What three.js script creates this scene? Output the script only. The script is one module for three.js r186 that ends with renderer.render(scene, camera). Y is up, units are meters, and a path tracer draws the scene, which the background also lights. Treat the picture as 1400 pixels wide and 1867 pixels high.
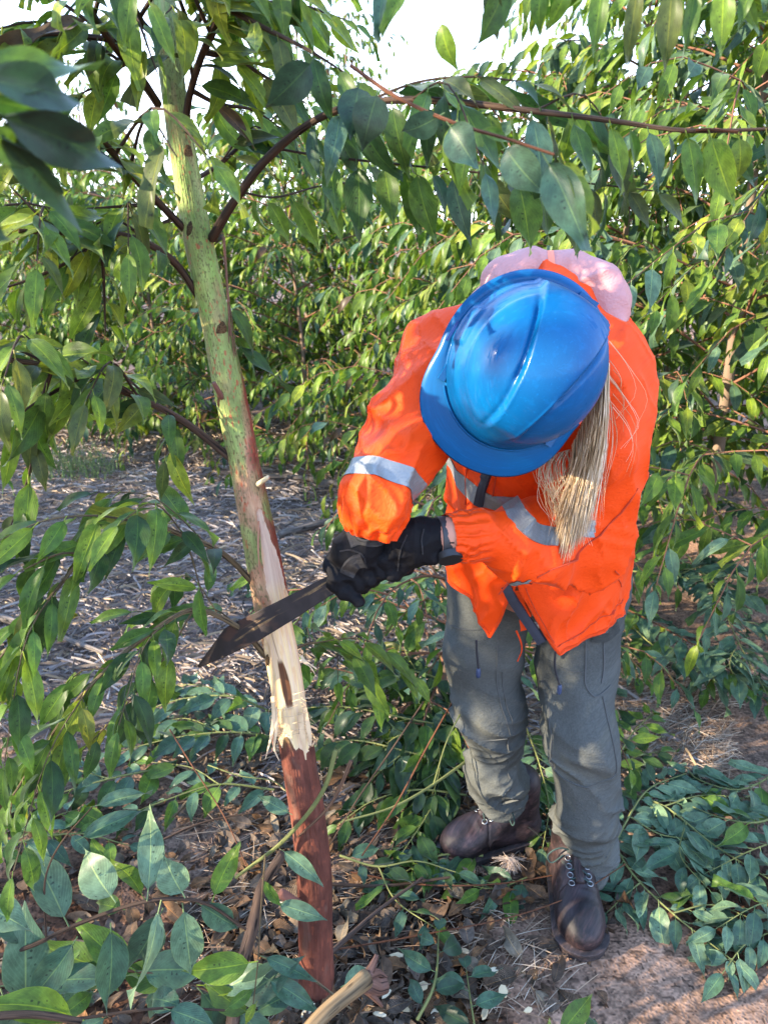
import * as THREE from 'three';
import { mergeGeometries } from 'three/addons/utils/BufferGeometryUtils.js';

// ---------------------------------------------------------------- camera, sky, sun, exposure
const W = 767, H = 1024, TILT = 20 * Math.PI / 180, EYE = 1.48;
const scene = new THREE.Scene();
const camera = new THREE.PerspectiveCamera(66, W / H, 0.03, 400);
camera.position.set(0, EYE, 0);
camera.rotation.set(-TILT, 0, 0);
camera.focus = 1.35; camera.userData.fStop = 8;
camera.updateMatrixWorld(true); camera.updateProjectionMatrix();

const SUN_DIR = new THREE.Vector3(-0.84, 0.42, 0.30).normalize();
const SKY_STRENGTH = 1.2;
{
  // clear morning sky: pale and hazy low down, blue overhead
  const w = 256, h = 128, data = new Float32Array(w * h * 4);
  for (let j = 0; j < h; j++) for (let i = 0; i < w; i++) {
    const el = ((j + 0.5) / h - 0.5) * Math.PI, s = Math.max(0, Math.sin(el));
    const k = Math.pow(1 - s, 4.0), k2 = Math.pow(1 - s, 14);
    const o = (j * w + i) * 4;
    data[o] = 0.27 + 0.72 * k + 0.16 * k2;
    data[o + 1] = 0.45 + 0.62 * k + 0.14 * k2;
    data[o + 2] = 0.82 + 0.38 * k + 0.05 * k2;
    data[o + 3] = 1;
  }
  const t = new THREE.DataTexture(data, w, h, THREE.RGBAFormat, THREE.FloatType);
  t.mapping = THREE.EquirectangularReflectionMapping; t.magFilter = THREE.LinearFilter; t.minFilter = THREE.LinearFilter;
  t.wrapS = THREE.RepeatWrapping; t.needsUpdate = true;
  scene.background = t; scene.environment = t;
  scene.backgroundIntensity = SKY_STRENGTH; scene.environmentIntensity = SKY_STRENGTH;
}
const sun = new THREE.DirectionalLight(new THREE.Color(1.0, 0.86, 0.64), 5.0);
sun.name = 'sun';
sun.position.copy(SUN_DIR).multiplyScalar(30).add(new THREE.Vector3(0, 0, -2));
sun.target.position.set(0, 0, -2);
sun.castShadow = true;
Object.assign(sun.shadow.camera, { left: -12, right: 12, top: 12, bottom: -12, near: 1, far: 80 });
sun.shadow.mapSize.set(4096, 4096);
scene.add(sun, sun.target);

const renderer = new THREE.WebGLRenderer({ antialias: true });
renderer.setSize(W, H);
renderer.shadowMap.enabled = true;
renderer.toneMapping = THREE.LinearToneMapping;
renderer.toneMappingExposure = 4.5;

// ---------------------------------------------------------------- random, noise, small maths
function rngOf(seed) { let a = seed >>> 0; return () => { a = (a + 0x6d2b79f5) >>> 0; let t = Math.imul(a ^ (a >>> 15), 1 | a); t = (t + Math.imul(t ^ (t >>> 7), 61 | t)) ^ t; return ((t ^ (t >>> 14)) >>> 0) / 4294967296; }; }
const V = (x, y, z) => new THREE.Vector3(x, y, z);
const clamp = (x, a, b) => x < a ? a : x > b ? b : x;
const mix = (a, b, t) => a + (b - a) * t;
const sst = (a, b, x) => { const t = clamp((x - a) / (b - a), 0, 1); return t * t * (3 - 2 * t); };
function hsh(i, j, k) { let n = Math.imul(i, 374761393) ^ Math.imul(j, 668265263) ^ Math.imul(k, 1274126177); n = Math.imul(n ^ (n >>> 13), 1274126177); n ^= n >>> 16; return (n >>> 0) / 4294967296; }
function vn(x, y, z = 0) {
  const i = Math.floor(x), j = Math.floor(y), k = Math.floor(z); let u = x - i, v = y - j, w = z - k;
  u = u * u * (3 - 2 * u); v = v * v * (3 - 2 * v); w = w * w * (3 - 2 * w);
  const a = hsh(i, j, k), b = hsh(i + 1, j, k), c = hsh(i, j + 1, k), d = hsh(i + 1, j + 1, k);
  const e = hsh(i, j, k + 1), f = hsh(i + 1, j, k + 1), g = hsh(i, j + 1, k + 1), h = hsh(i + 1, j + 1, k + 1);
  const p = a + (b - a) * u + ((c + (d - c) * u) - (a + (b - a) * u)) * v, q = e + (f - e) * u + ((g + (h - g) * u) - (e + (f - e) * u)) * v;
  return p + (q - p) * w;
}
function fbm(x, y, z = 0, n = 4) { let s = 0, a = 0.5, t = 0; for (let i = 0; i < n; i++) { s += a * vn(x, y, z); t += a; a *= 0.5; x = x * 2.03 + 7.1; y = y * 2.03 + 3.7; z = z * 2.03 + 1.9; } return s / t; }

// where the sight line through a pixel of the photograph meets the upright plane d metres ahead, or the ground
const F = 1867 / 2 / Math.tan(33 * Math.PI / 180), cT = Math.cos(TILT), sT = Math.sin(TILT);
function P(px, py, d) {
  const u = (px - 700) / F, v = (933.5 - py) / F, y = v * cT - sT, z = -v * sT - cT, k = d / -z;
  return V(u * k, EYE + y * k, -d);
}
function G(px, py, h = 0) {
  const u = (px - 700) / F, v = (933.5 - py) / F, y = v * cT - sT, z = -v * sT - cT, k = (h - EYE) / y;
  return V(u * k, h, z * k);
}
function toPx(p) {                      // pixel of a point, and its depth
  const y = p.y - EYE, zz = p.z, cy = y * cT - zz * sT, cz = y * sT + zz * cT;
  return [700 + F * p.x / -cz, 933.5 - F * cy / -cz, -cz];
}
// ---------------------------------------------------------------- naming, tagging
const taken = new Map();
function numbered(name) { const n = taken.get(name) || 0; taken.set(name, n + 1); return n ? name + '_' + String(n).padStart(3, '0') : name; }
function tag(o, label, category, group, kind) { if (label) o.userData.label = label; if (category) o.userData.category = category; if (group) o.userData.group = group; if (kind) o.userData.kind = kind; return o; }
function shadows(m) { m.castShadow = true; m.receiveShadow = true; return m; }
function thing(name, label, category, pos, group) { const o = new THREE.Group(); o.name = numbered(name); if (pos) o.position.copy(pos); scene.add(o); return tag(o, label, category, group); }
// a mesh under parent; its vertices are given in world space and stored relative to the thing's base
function part(name, geo, mat, parent, base) { const m = shadows(new THREE.Mesh(geo, mat)); m.name = numbered(name); if (base) m.position.set(-base.x, -base.y, -base.z); (parent || scene).add(m); return m; }

// ---------------------------------------------------------------- textures
function dataTex(w, h, fn, srgb, rep = true) {
  const d = new Uint8Array(w * h * 4);
  for (let j = 0; j < h; j++) for (let i = 0; i < w; i++) { const c = fn(i / w, j / h, i, j), o = (j * w + i) * 4; d[o] = clamp(c[0], 0, 1) * 255; d[o + 1] = clamp(c[1], 0, 1) * 255; d[o + 2] = clamp(c[2], 0, 1) * 255; d[o + 3] = 255; }
  const t = new THREE.DataTexture(d, w, h, THREE.RGBAFormat);
  t.magFilter = THREE.LinearFilter; t.minFilter = THREE.LinearMipmapLinearFilter; t.generateMipmaps = true;
  if (rep) t.wrapS = t.wrapT = THREE.RepeatWrapping;
  if (srgb) t.colorSpace = THREE.SRGBColorSpace;
  t.needsUpdate = true; return t;
}
// noise that repeats with period n cells, for tiling maps
function tn(u, v, n, s = 0) { const x = u * n, y = v * n, i = Math.floor(x), j = Math.floor(y); let a = x - i, b = y - j; a = a * a * (3 - 2 * a); b = b * b * (3 - 2 * b); const m = (k) => ((k % n) + n) % n; const p = hsh(m(i), m(j), s), q = hsh(m(i + 1), m(j), s), r = hsh(m(i), m(j + 1), s), t = hsh(m(i + 1), m(j + 1), s); return p + (q - p) * a + (r + (t - r) * a - p - (q - p) * a) * b; }
function tfb(u, v, n, o = 4, s = 0) { let k = 0.5, a = 0, t = 0; for (let i = 0; i < o; i++) { a += k * tn(u, v, n, s + i); t += k; k *= 0.55; n *= 2; } return a / t; }
const lin2s = (c) => c <= 0.0031308 ? 12.92 * c : 1.055 * Math.pow(c, 1 / 2.4) - 0.055;
const S3 = (r, g, b) => [lin2s(r), lin2s(g), lin2s(b)];

function M(r, g, b, rough = 0.8, more = {}) { return new THREE.MeshPhysicalMaterial({ color: new THREE.Color().setRGB(r, g, b), roughness: rough, side: THREE.DoubleSide, ...more }); }

// ---------------------------------------------------------------- geometry tools
function geo(pos, idx, nrm, uv, col) {
  const g = new THREE.BufferGeometry();
  g.setAttribute('position', new THREE.BufferAttribute(pos instanceof Float32Array ? pos : new Float32Array(pos), 3));
  if (idx) g.setIndex(idx.length > 0 && !(idx instanceof Uint32Array) ? new THREE.BufferAttribute(new Uint32Array(idx), 1) : new THREE.BufferAttribute(idx, 1));
  if (uv) g.setAttribute('uv', new THREE.BufferAttribute(uv instanceof Float32Array ? uv : new Float32Array(uv), 2));
  if (col) g.setAttribute('color', new THREE.BufferAttribute(new Float32Array(col), 3));
  if (nrm) g.setAttribute('normal', new THREE.BufferAttribute(nrm instanceof Float32Array ? nrm : new Float32Array(nrm), 3)); else g.computeVertexNormals();
  return g;
}
function catmull(pts, n) { return new THREE.CatmullRomCurve3(pts, false, 'centripetal').getSpacedPoints(n); }
// tapered tube through points; rad is a number list (ends) or function(t)
function tube(pts, rad, sides = 6, cap = true, wob = 0) {
  const n = pts.length, pos = [], idx = [], uv = []; let N = V(0, 0, 0), T = V(0, 0, 0), prev = null, len = 0;
  const r = typeof rad === 'function' ? rad : (t) => mix(rad[0], rad[1], t);
  for (let i = 0; i < n; i++) {
    T = pts[Math.min(i + 1, n - 1)].clone().sub(pts[Math.max(i - 1, 0)]).normalize();
    if (!prev) { N = Math.abs(T.y) < 0.9 ? V(0, 1, 0) : V(1, 0, 0); } else N = prev;
    N = N.clone().addScaledVector(T, -N.dot(T)).normalize(); prev = N;
    const B = T.clone().cross(N); if (i) len += pts[i].distanceTo(pts[i - 1]);
    for (let k = 0; k <= sides; k++) {
      const a = k / sides * Math.PI * 2, q = r(i / (n - 1)) * (1 + wob * (vn(Math.cos(a) * 1.3 + 5, Math.sin(a) * 1.3 + 9, len * 25 + pts[0].x * 77) - 0.5) * 2), c = Math.cos(a) * q, s = Math.sin(a) * q;
      pos.push(pts[i].x + N.x * c + B.x * s, pts[i].y + N.y * c + B.y * s, pts[i].z + N.z * c + B.z * s); uv.push(k / sides, len);
    }
  }
  const w = sides + 1;
  for (let i = 0; i < n - 1; i++) for (let k = 0; k < sides; k++) { const a = i * w + k, b = a + 1, c = a + w, d = c + 1; idx.push(a, b, c, b, d, c); }
  if (cap) for (const [i, flip] of [[0, 1], [n - 1, 0]]) { const c = pos.length / 3; pos.push(pts[i].x, pts[i].y, pts[i].z); uv.push(0.5, i ? len : 0); for (let k = 0; k < sides; k++) flip ? idx.push(c, i * w + k + 1, i * w + k) : idx.push(c, i * w + k, i * w + k + 1); }
  return geo(pos, idx, null, uv);
}
// signed-distance surface to mesh (surface nets); blocks far from the surface are skipped
function nets(sdf, lo, hi, cell, uvk = 1) {
  const nx = Math.ceil((hi.x - lo.x) / cell) + 1, ny = Math.ceil((hi.y - lo.y) / cell) + 1, nz = Math.ceil((hi.z - lo.z) / cell) + 1;
  const g = new Float32Array(nx * ny * nz), B = 6, br = B * cell * 0.87;
  const id = (i, j, k) => (k * ny + j) * nx + i;
  for (let k0 = 0; k0 < nz; k0 += B) for (let j0 = 0; j0 < ny; j0 += B) for (let i0 = 0; i0 < nx; i0 += B) {
    const d = sdf(lo.x + (i0 + B / 2) * cell, lo.y + (j0 + B / 2) * cell, lo.z + (k0 + B / 2) * cell), far = Math.abs(d) > br * 1.7 + 0.03;
    for (let k = k0; k < Math.min(k0 + B, nz); k++) for (let j = j0; j < Math.min(j0 + B, ny); j++) for (let i = i0; i < Math.min(i0 + B, nx); i++)
      g[id(i, j, k)] = far ? d : sdf(lo.x + i * cell, lo.y + j * cell, lo.z + k * cell);
  }
  const vi = new Int32Array(nx * ny * nz).fill(-1), pos = [], nrm = [], uv = [], idx = [];
  const E = [[0, 1], [0, 2], [0, 4], [1, 3], [1, 5], [2, 3], [2, 6], [3, 7], [4, 5], [4, 6], [5, 7], [6, 7]], c = new Float32Array(8), e = cell * 0.5;
  for (let k = 0; k < nz - 1; k++) for (let j = 0; j < ny - 1; j++) for (let i = 0; i < nx - 1; i++) {
    let s = 0; for (let q = 0; q < 8; q++) { c[q] = g[id(i + (q & 1), j + ((q >> 1) & 1), k + (q >> 2))]; if (c[q] < 0) s++; }
    if (s === 0 || s === 8) continue;
    let x = 0, y = 0, z = 0, n = 0;
    for (const [a, b] of E) if ((c[a] < 0) !== (c[b] < 0)) { const t = c[a] / (c[a] - c[b]); x += mix(a & 1, b & 1, t); y += mix((a >> 1) & 1, (b >> 1) & 1, t); z += mix(a >> 2, b >> 2, t); n++; }
    const X = lo.x + (i + x / n) * cell, Y = lo.y + (j + y / n) * cell, Z = lo.z + (k + z / n) * cell;
    vi[id(i, j, k)] = pos.length / 3; pos.push(X, Y, Z);
    let a = sdf(X + e, Y, Z) - sdf(X - e, Y, Z), b = sdf(X, Y + e, Z) - sdf(X, Y - e, Z), d = sdf(X, Y, Z + e) - sdf(X, Y, Z - e); const l = Math.hypot(a, b, d) || 1;
    nrm.push(a / l, b / l, d / l); uv.push((X * 0.8 + Z * 0.6) * uvk, (Y + Z * 0.35) * uvk);
  }
  const quad = (a, b, c2, d, f) => { if (a < 0 || b < 0 || c2 < 0 || d < 0) return; f ? idx.push(a, b, c2, a, c2, d) : idx.push(a, c2, b, a, d, c2); };
  for (let k = 1; k < nz - 1; k++) for (let j = 1; j < ny - 1; j++) for (let i = 1; i < nx - 1; i++) {
    const v = g[id(i, j, k)] < 0;
    if (v !== g[id(i + 1, j, k)] < 0) quad(vi[id(i, j - 1, k - 1)], vi[id(i, j, k - 1)], vi[id(i, j, k)], vi[id(i, j - 1, k)], v);
    if (v !== g[id(i, j + 1, k)] < 0) quad(vi[id(i - 1, j, k - 1)], vi[id(i - 1, j, k)], vi[id(i, j, k)], vi[id(i, j, k - 1)], v);
    if (v !== g[id(i, j, k + 1)] < 0) quad(vi[id(i - 1, j - 1, k)], vi[id(i, j - 1, k)], vi[id(i, j, k)], vi[id(i - 1, j, k)], v);
  }
  return geo(new Float32Array(pos), new Uint32Array(idx), new Float32Array(nrm), new Float32Array(uv));
}
// cut a mesh along f = 0: [side where f >= 0, side where f < 0]
function cut(g, f) {
  const p = g.attributes.position, n = g.attributes.normal, u = g.attributes.uv, ix = g.index ? g.index.array : Uint32Array.from({ length: p.count }, (_, i) => i);
  const val = new Float32Array(p.count); for (let i = 0; i < p.count; i++) val[i] = f(p.getX(i), p.getY(i), p.getZ(i), u ? u.getX(i) : 0, u ? u.getY(i) : 0);
  const out = [0, 1].map(() => ({ p: [], n: [], u: [], ix: [], map: new Map() }));
  const vert = (o, a, b) => {
    const key = b < 0 ? a : (Math.min(a, b) + 1) * 4194304 + Math.max(a, b); if (o.map.has(key)) return o.map.get(key);
    let t = 0; if (b >= 0) { if (a > b) [a, b] = [b, a]; t = val[a] / (val[a] - val[b]); } else b = a;
    o.p.push(mix(p.getX(a), p.getX(b), t), mix(p.getY(a), p.getY(b), t), mix(p.getZ(a), p.getZ(b), t));
    o.n.push(mix(n.getX(a), n.getX(b), t), mix(n.getY(a), n.getY(b), t), mix(n.getZ(a), n.getZ(b), t));
    if (u) o.u.push(mix(u.getX(a), u.getX(b), t), mix(u.getY(a), u.getY(b), t));
    const k = o.p.length / 3 - 1; o.map.set(key, k); return k;
  };
  for (let i = 0; i < ix.length; i += 3) {
    const t = [ix[i], ix[i + 1], ix[i + 2]], s = t.map((q) => val[q] >= 0);
    if (s[0] === s[1] && s[1] === s[2]) { const o = out[s[0] ? 0 : 1]; o.ix.push(vert(o, t[0], -1), vert(o, t[1], -1), vert(o, t[2], -1)); continue; }
    let k = 0; while (!(s[k] !== s[(k + 1) % 3] && s[k] !== s[(k + 2) % 3])) k++;
    const a = t[k], b = t[(k + 1) % 3], c = t[(k + 2) % 3], A = out[s[k] ? 0 : 1], B = out[s[k] ? 1 : 0];
    A.ix.push(vert(A, a, -1), vert(A, a, b), vert(A, a, c));
    B.ix.push(vert(B, a, b), vert(B, b, -1), vert(B, c, -1), vert(B, a, b), vert(B, c, -1), vert(B, a, c));
  }
  return out.map((o) => geo(new Float32Array(o.p), new Uint32Array(o.ix), new Float32Array(o.n), u ? new Float32Array(o.u) : null));
}
// connected pieces of a mesh, crumbs left out
function islands(g, least = 60) {
  const p = g.attributes.position, ix = g.index.array, par = new Int32Array(p.count).map((_, i) => i), find = (a) => { while (par[a] !== a) a = par[a] = par[par[a]]; return a; };
  for (let i = 0; i < ix.length; i += 3) { const a = find(ix[i]); par[find(ix[i + 1])] = a; par[find(ix[i + 2])] = a; }
  const sets = new Map(); for (let i = 0; i < ix.length; i += 3) { const a = find(ix[i]); if (!sets.has(a)) sets.set(a, []); sets.get(a).push(ix[i], ix[i + 1], ix[i + 2]); }
  return [...sets.values()].filter((s) => s.length / 3 >= least).map((s) => { const map = new Map(), P2 = [], N2 = [], U2 = [], I2 = []; for (const v of s) { if (!map.has(v)) { map.set(v, map.size); P2.push(p.getX(v), p.getY(v), p.getZ(v)); N2.push(g.attributes.normal.getX(v), g.attributes.normal.getY(v), g.attributes.normal.getZ(v)); U2.push(g.attributes.uv.getX(v), g.attributes.uv.getY(v)); } I2.push(map.get(v)); } return geo(new Float32Array(P2), new Uint32Array(I2), new Float32Array(N2), new Float32Array(U2)); });
}
function push(g, d) { const p = g.attributes.position, n = g.attributes.normal; for (let i = 0; i < p.count; i++) p.setXYZ(i, p.getX(i) + n.getX(i) * d, p.getY(i) + n.getY(i) * d, p.getZ(i) + n.getZ(i) * d); return g; }
// distances
const smin = (a, b, k) => { const h = Math.max(k - Math.abs(a - b), 0) / k; return Math.min(a, b) - h * h * k * 0.25; };
const smax = (a, b, k) => -smin(-a, -b, k);
function cap(a, b, ra, rb, sx = 1, sy = 1, sz = 1) {       // tapered capsule, optionally in stretched space
  const ax = a.x / sx, ay = a.y / sy, az = a.z / sz, bx = b.x / sx - ax, by = b.y / sy - ay, bz = b.z / sz - az, L = bx * bx + by * by + bz * bz || 1e-9, m = Math.min(sx, sy, sz);
  return (x, y, z) => { x = x / sx - ax; y = y / sy - ay; z = z / sz - az; let t = (x * bx + y * by + z * bz) / L; t = t < 0 ? 0 : t > 1 ? 1 : t; x -= bx * t; y -= by * t; z -= bz * t; return (Math.sqrt(x * x + y * y + z * z) - (ra + (rb - ra) * t)) * m; };
}
function ell(c, rx, ry, rz) { return (x, y, z) => { x = (x - c.x); y = (y - c.y); z = (z - c.z); const k0 = Math.hypot(x / rx, y / ry, z / rz), k1 = Math.hypot(x / rx / rx, y / ry / ry, z / rz / rz); return k0 < 1e-6 ? -Math.min(rx, ry, rz) : k0 * (k0 - 1) / k1; }; }
// where the sight line through a pixel meets a distance field; points on a surface for seams and trim
function hit(sdf, px, py, from = 0.6) {
  const a = P(px, py, 1).sub(V(0, EYE, 0)).normalize(); let t = from;
  for (let i = 0; i < 300; i++) { const d = sdf(a.x * t, EYE + a.y * t, a.z * t); if (d < 0.0006) break; t += Math.max(d * 0.55, 0.0005); if (t > 4) break; }
  return V(a.x * t, EYE + a.y * t, a.z * t);
}
function grad(sdf, p, e = 0.004) { return V(sdf(p.x + e, p.y, p.z) - sdf(p.x - e, p.y, p.z), sdf(p.x, p.y + e, p.z) - sdf(p.x, p.y - e, p.z), sdf(p.x, p.y, p.z + e) - sdf(p.x, p.y, p.z - e)).normalize(); }
// a band of cloth of some width and thickness sewn along points on a surface
function ribbon(sdf, pts, width, thick = 0.003, n = 24, lift = 0.001) {
  const c = catmull(pts, n), pos = [], idx = [], uv = [];
  for (let i = 0; i <= n; i++) {
    const T = c[Math.min(i + 1, n)].clone().sub(c[Math.max(i - 1, 0)]).normalize(), N = grad(sdf, c[i], 0.008), S = T.clone().cross(N).normalize();
    let d = sdf(c[i].x, c[i].y, c[i].z); const q = c[i].clone().addScaledVector(N, lift - d);
    for (const [s, h] of [[-1, -0.004], [-1, thick], [0, thick * 1.25], [1, thick], [1, -0.004]]) { const v = q.clone().addScaledVector(S, s * width / 2).addScaledVector(N, h); pos.push(v.x, v.y, v.z); uv.push(s, i / n); }
  }
  for (let i = 0; i < n; i++) for (let k = 0; k < 4; k++) { const a = i * 5 + k; idx.push(a, a + 5, a + 1, a + 1, a + 5, a + 6); }
  const g = geo(pos, idx, null, uv).toNonIndexed(); g.computeVertexNormals(); return g;
}

// ---------------------------------------------------------------- leaves
const leafMap = dataTex(256, 512, (u, v) => {
  const x = u - 0.5, ax = Math.abs(x), t = v;
  const vein = Math.max(0, 1 - Math.abs((((t - ax * 0.9) * 13) % 1 + 1) % 1 - 0.5) * 5) * sst(0.02, 0.1, ax) * 0.07;
  const rib = 1 - sst(0.012, 0.032 - t * 0.014, ax), edge = sst(0.445, 0.49, ax);
  const m = 0.82 + 0.18 * (fbm(u * 7, v * 14, 3, 4) - 0.5) * 2, fine = 0.06 * (vn(u * 90, v * 180) - 0.5);
  const spot = sst(0.80, 0.86, vn(u * 13 + 4, v * 26 + 9, 5)) * 0.4 * sst(0.45, 0.6, vn(u * 3, v * 6, 8));
  const k = (m + fine) * (1 - spot) + vein;
  return [Math.min(1, k * (0.80 + 0.02 * spot) + rib * 0.3 + edge * 0.10), Math.min(1, k * 0.84 + rib * 0.22 + edge * 0.06), Math.min(1, k * 0.78 + rib * 0.08)];
}, true, false);
const leafBump = dataTex(128, 256, (u, v) => { const ax = Math.abs(u - 0.5), q = (((v - ax * 0.9) * 13) % 1 + 1) % 1; const k = 0.5 + 0.25 * Math.sin(q * Math.PI * 2) - 0.5 * (1 - sst(0.01, 0.04, ax)) + 0.2 * (vn(u * 30, v * 60) - 0.5); return [k, k, k]; }, false, false);
// outline: half width along the leaf, 0 at base, 1 at the drawn-out tip
const leafW = (t) => Math.pow(Math.sin(Math.PI * Math.pow(t, 0.74)), 0.86) * (1 - 0.55 * sst(0.55, 1, t));
function leafGeo(wr, bend, fold, wave, nx = 4, ny = 9, skew = 0, seed = 1) {
  const pos = [], uv = [], idx = [];
  for (let j = 0; j <= ny; j++) {
    const t = j / ny, w = Math.max(leafW(t) * wr * 0.5, 0.0025), y0 = t, th = bend * t;
    const cy = bend ? Math.sin(th) / bend : t, cz = bend ? -(1 - Math.cos(th)) / bend : 0;
    for (let i = 0; i <= nx; i++) {
      const s = i / nx * 2 - 1, x = s * w + skew * t * t * 0.25;
      const z = Math.abs(s) * w * fold + wave * 0.03 * Math.sin(t * 9 + s * 2 + seed) * Math.abs(s) + wave * s * t * t * 0.10;
      pos.push(x, cy + z * Math.sin(th), cz + z * Math.cos(th)); uv.push(0.5 + s * 0.49, t);
    }
  }
  for (let j = 0; j < ny; j++) for (let i = 0; i < nx; i++) { const a = j * (nx + 1) + i, b = a + 1, c = a + nx + 1, d = c + 1; idx.push(a, b, c, b, d, c); }
  // petiole
  const o = pos.length / 3; for (let k = 0; k < 3; k++) { const a = k * 2.094, q = 0.011; pos.push(Math.cos(a) * q, -0.13, Math.sin(a) * q + 0.03, Math.cos(a) * q * 0.8, 0.03, Math.sin(a) * q * 0.8 - 0.006); uv.push(0.5, 0.1, 0.5, 0.2); }
  for (let k = 0; k < 3; k++) { const a = o + k * 2, b = o + ((k + 1) % 3) * 2; idx.push(a, b, a + 1, b, b + 1, a + 1); }
  return geo(pos, idx, null, uv);
}
const leafFine = [[0.40, 0.5, 0.30, 0.5, 0.1], [0.36, 0.9, 0.20, 1, -0.3], [0.46, 0.25, 0.34, 0.8, 0.2], [0.34, -0.4, 0.25, 1.1, 0.3], [0.42, 1.3, 0.15, 0.6, -0.1], [0.38, 0.1, 0.45, 1.3, 0.4]].map((a, i) => leafGeo(a[0], a[1], a[2], a[3], 4, 10, a[4], i * 2));
const leafSlim = [[0.29, 0.7, 0.30, 0.6, 0.25], [0.26, 1.1, 0.20, 1, -0.35], [0.32, 0.3, 0.36, 0.9, 0.3], [0.28, -0.3, 0.25, 1.2, 0.4], [0.31, 1.5, 0.18, 0.7, -0.2], [0.27, 0.2, 0.45, 1.4, 0.45]].map((a, i) => leafGeo(a[0], a[1], a[2], a[3], 4, 10, a[4], i * 2 + 1));
const leafMid = [[0.32, 0.7, 0.30, 0.7, 0.25], [0.37, 0.3, 0.24, 1, -0.25], [0.28, 1.2, 0.35, 0.9, 0.2], [0.30, -0.3, 0.4, 1.2, 0.35]].map((a, i) => leafGeo(a[0], a[1], a[2], a[3], 2, 6, a[4], i * 2));
const leafFar = leafGeo(0.33, 0.7, 0.3, 0.7, 2, 4, 0.15, 1);
// tones of green: name -> linear colour
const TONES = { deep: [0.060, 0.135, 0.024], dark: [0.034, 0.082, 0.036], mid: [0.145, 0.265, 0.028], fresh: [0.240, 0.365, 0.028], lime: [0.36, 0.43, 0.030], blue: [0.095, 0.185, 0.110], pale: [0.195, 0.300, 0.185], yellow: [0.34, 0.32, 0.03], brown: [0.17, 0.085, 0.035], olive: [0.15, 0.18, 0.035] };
const leafMats = {};
for (const [k, c] of Object.entries(TONES)) for (const q of [0, 1, 2]) {
  const f = [0.8, 1, 1.22][q];
  const glossy = k === 'blue' || k === 'dark' ? 0.45 : 0.32;
  leafMats[k + q] = M(c[0] * f * (q === 2 ? 1.1 : 1), c[1] * f, c[2] * f, 0.95, { map: leafMap, bumpMap: leafBump, bumpScale: 0.0003, transmission: k === 'blue' || k === 'dark' || k === 'pale' ? 0.25 : 0.45, thickness: 0, clearcoat: glossy, clearcoatRoughness: 0.36, specularIntensity: 0.3 });
  leafMats[k + q].name = 'leaf_' + k;
}
const farLeafMat = M(1, 1, 1, 0.95, { map: leafMap, transmission: 0.48, thickness: 0, clearcoat: 0.4, clearcoatRoughness: 0.36, specularIntensity: 0.3 });
function pick(r, table) { let s = r(); for (const [k, w] of table) { if ((s -= w) < 0) return k; } return table[0][0]; }
const tmpM = new THREE.Matrix4();
function leafMatrix(l) {
  const y = l.dir.clone().normalize(), z = l.nrm.clone().addScaledVector(y, -l.nrm.dot(y)); if (z.lengthSq() < 1e-6) z.set(y.y, -y.x, 0.01); z.normalize();
  const x = y.clone().cross(z); tmpM.makeBasis(x, y, z); const m = tmpM.clone(); m.scale(V(l.len * (l.wide || 1), l.len, l.len)); m.setPosition(l.pos.x + y.x * l.len * 0.13, l.pos.y + y.y * l.len * 0.13, l.pos.z + y.z * l.len * 0.13); return m;
}
function leafScore(l) { const [x, y, d] = toPx(l.pos.clone().addScaledVector(l.dir, l.len * 0.5)); if (d < 0.1 || x < -60 || x > 1460 || y < -60 || y > 1927) return 0; return l.len * F / d; }
const tally = { leaf: 0, inst: 0 };
function leafMesh(l, parent, off, set) {
  const g = set[l.v % set.length], m = shadows(new THREE.Mesh(g, leafMats[l.tone + l.q])); m.name = numbered('leaf');
  const mm = leafMatrix(l); if (off) mm.premultiply(new THREE.Matrix4().makeTranslation(-off.x, -off.y, -off.z));
  m.matrix.copy(mm); m.matrix.decompose(m.position, m.quaternion, m.scale); parent.add(m); tally.leaf++; return m;
}
function leafStuff(list, parent, off, name = 'foliage', g = leafFar) {
  if (!list.length) return null;
  const im = shadows(new THREE.InstancedMesh(g, farLeafMat, list.length)); im.name = numbered(name); const c = new THREE.Color();
  list.forEach((l, i) => { const mm = leafMatrix(l); if (off) mm.premultiply(new THREE.Matrix4().makeTranslation(-off.x, -off.y, -off.z)); im.setMatrixAt(i, mm); const t = TONES[l.tone], f = [0.8, 1, 1.22][l.q]; c.setRGB(t[0] * f, t[1] * f, t[2] * f); im.setColorAt(i, c); });
  im.userData.kind = 'stuff'; parent.add(im); tally.inst += list.length; return im;
}
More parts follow.
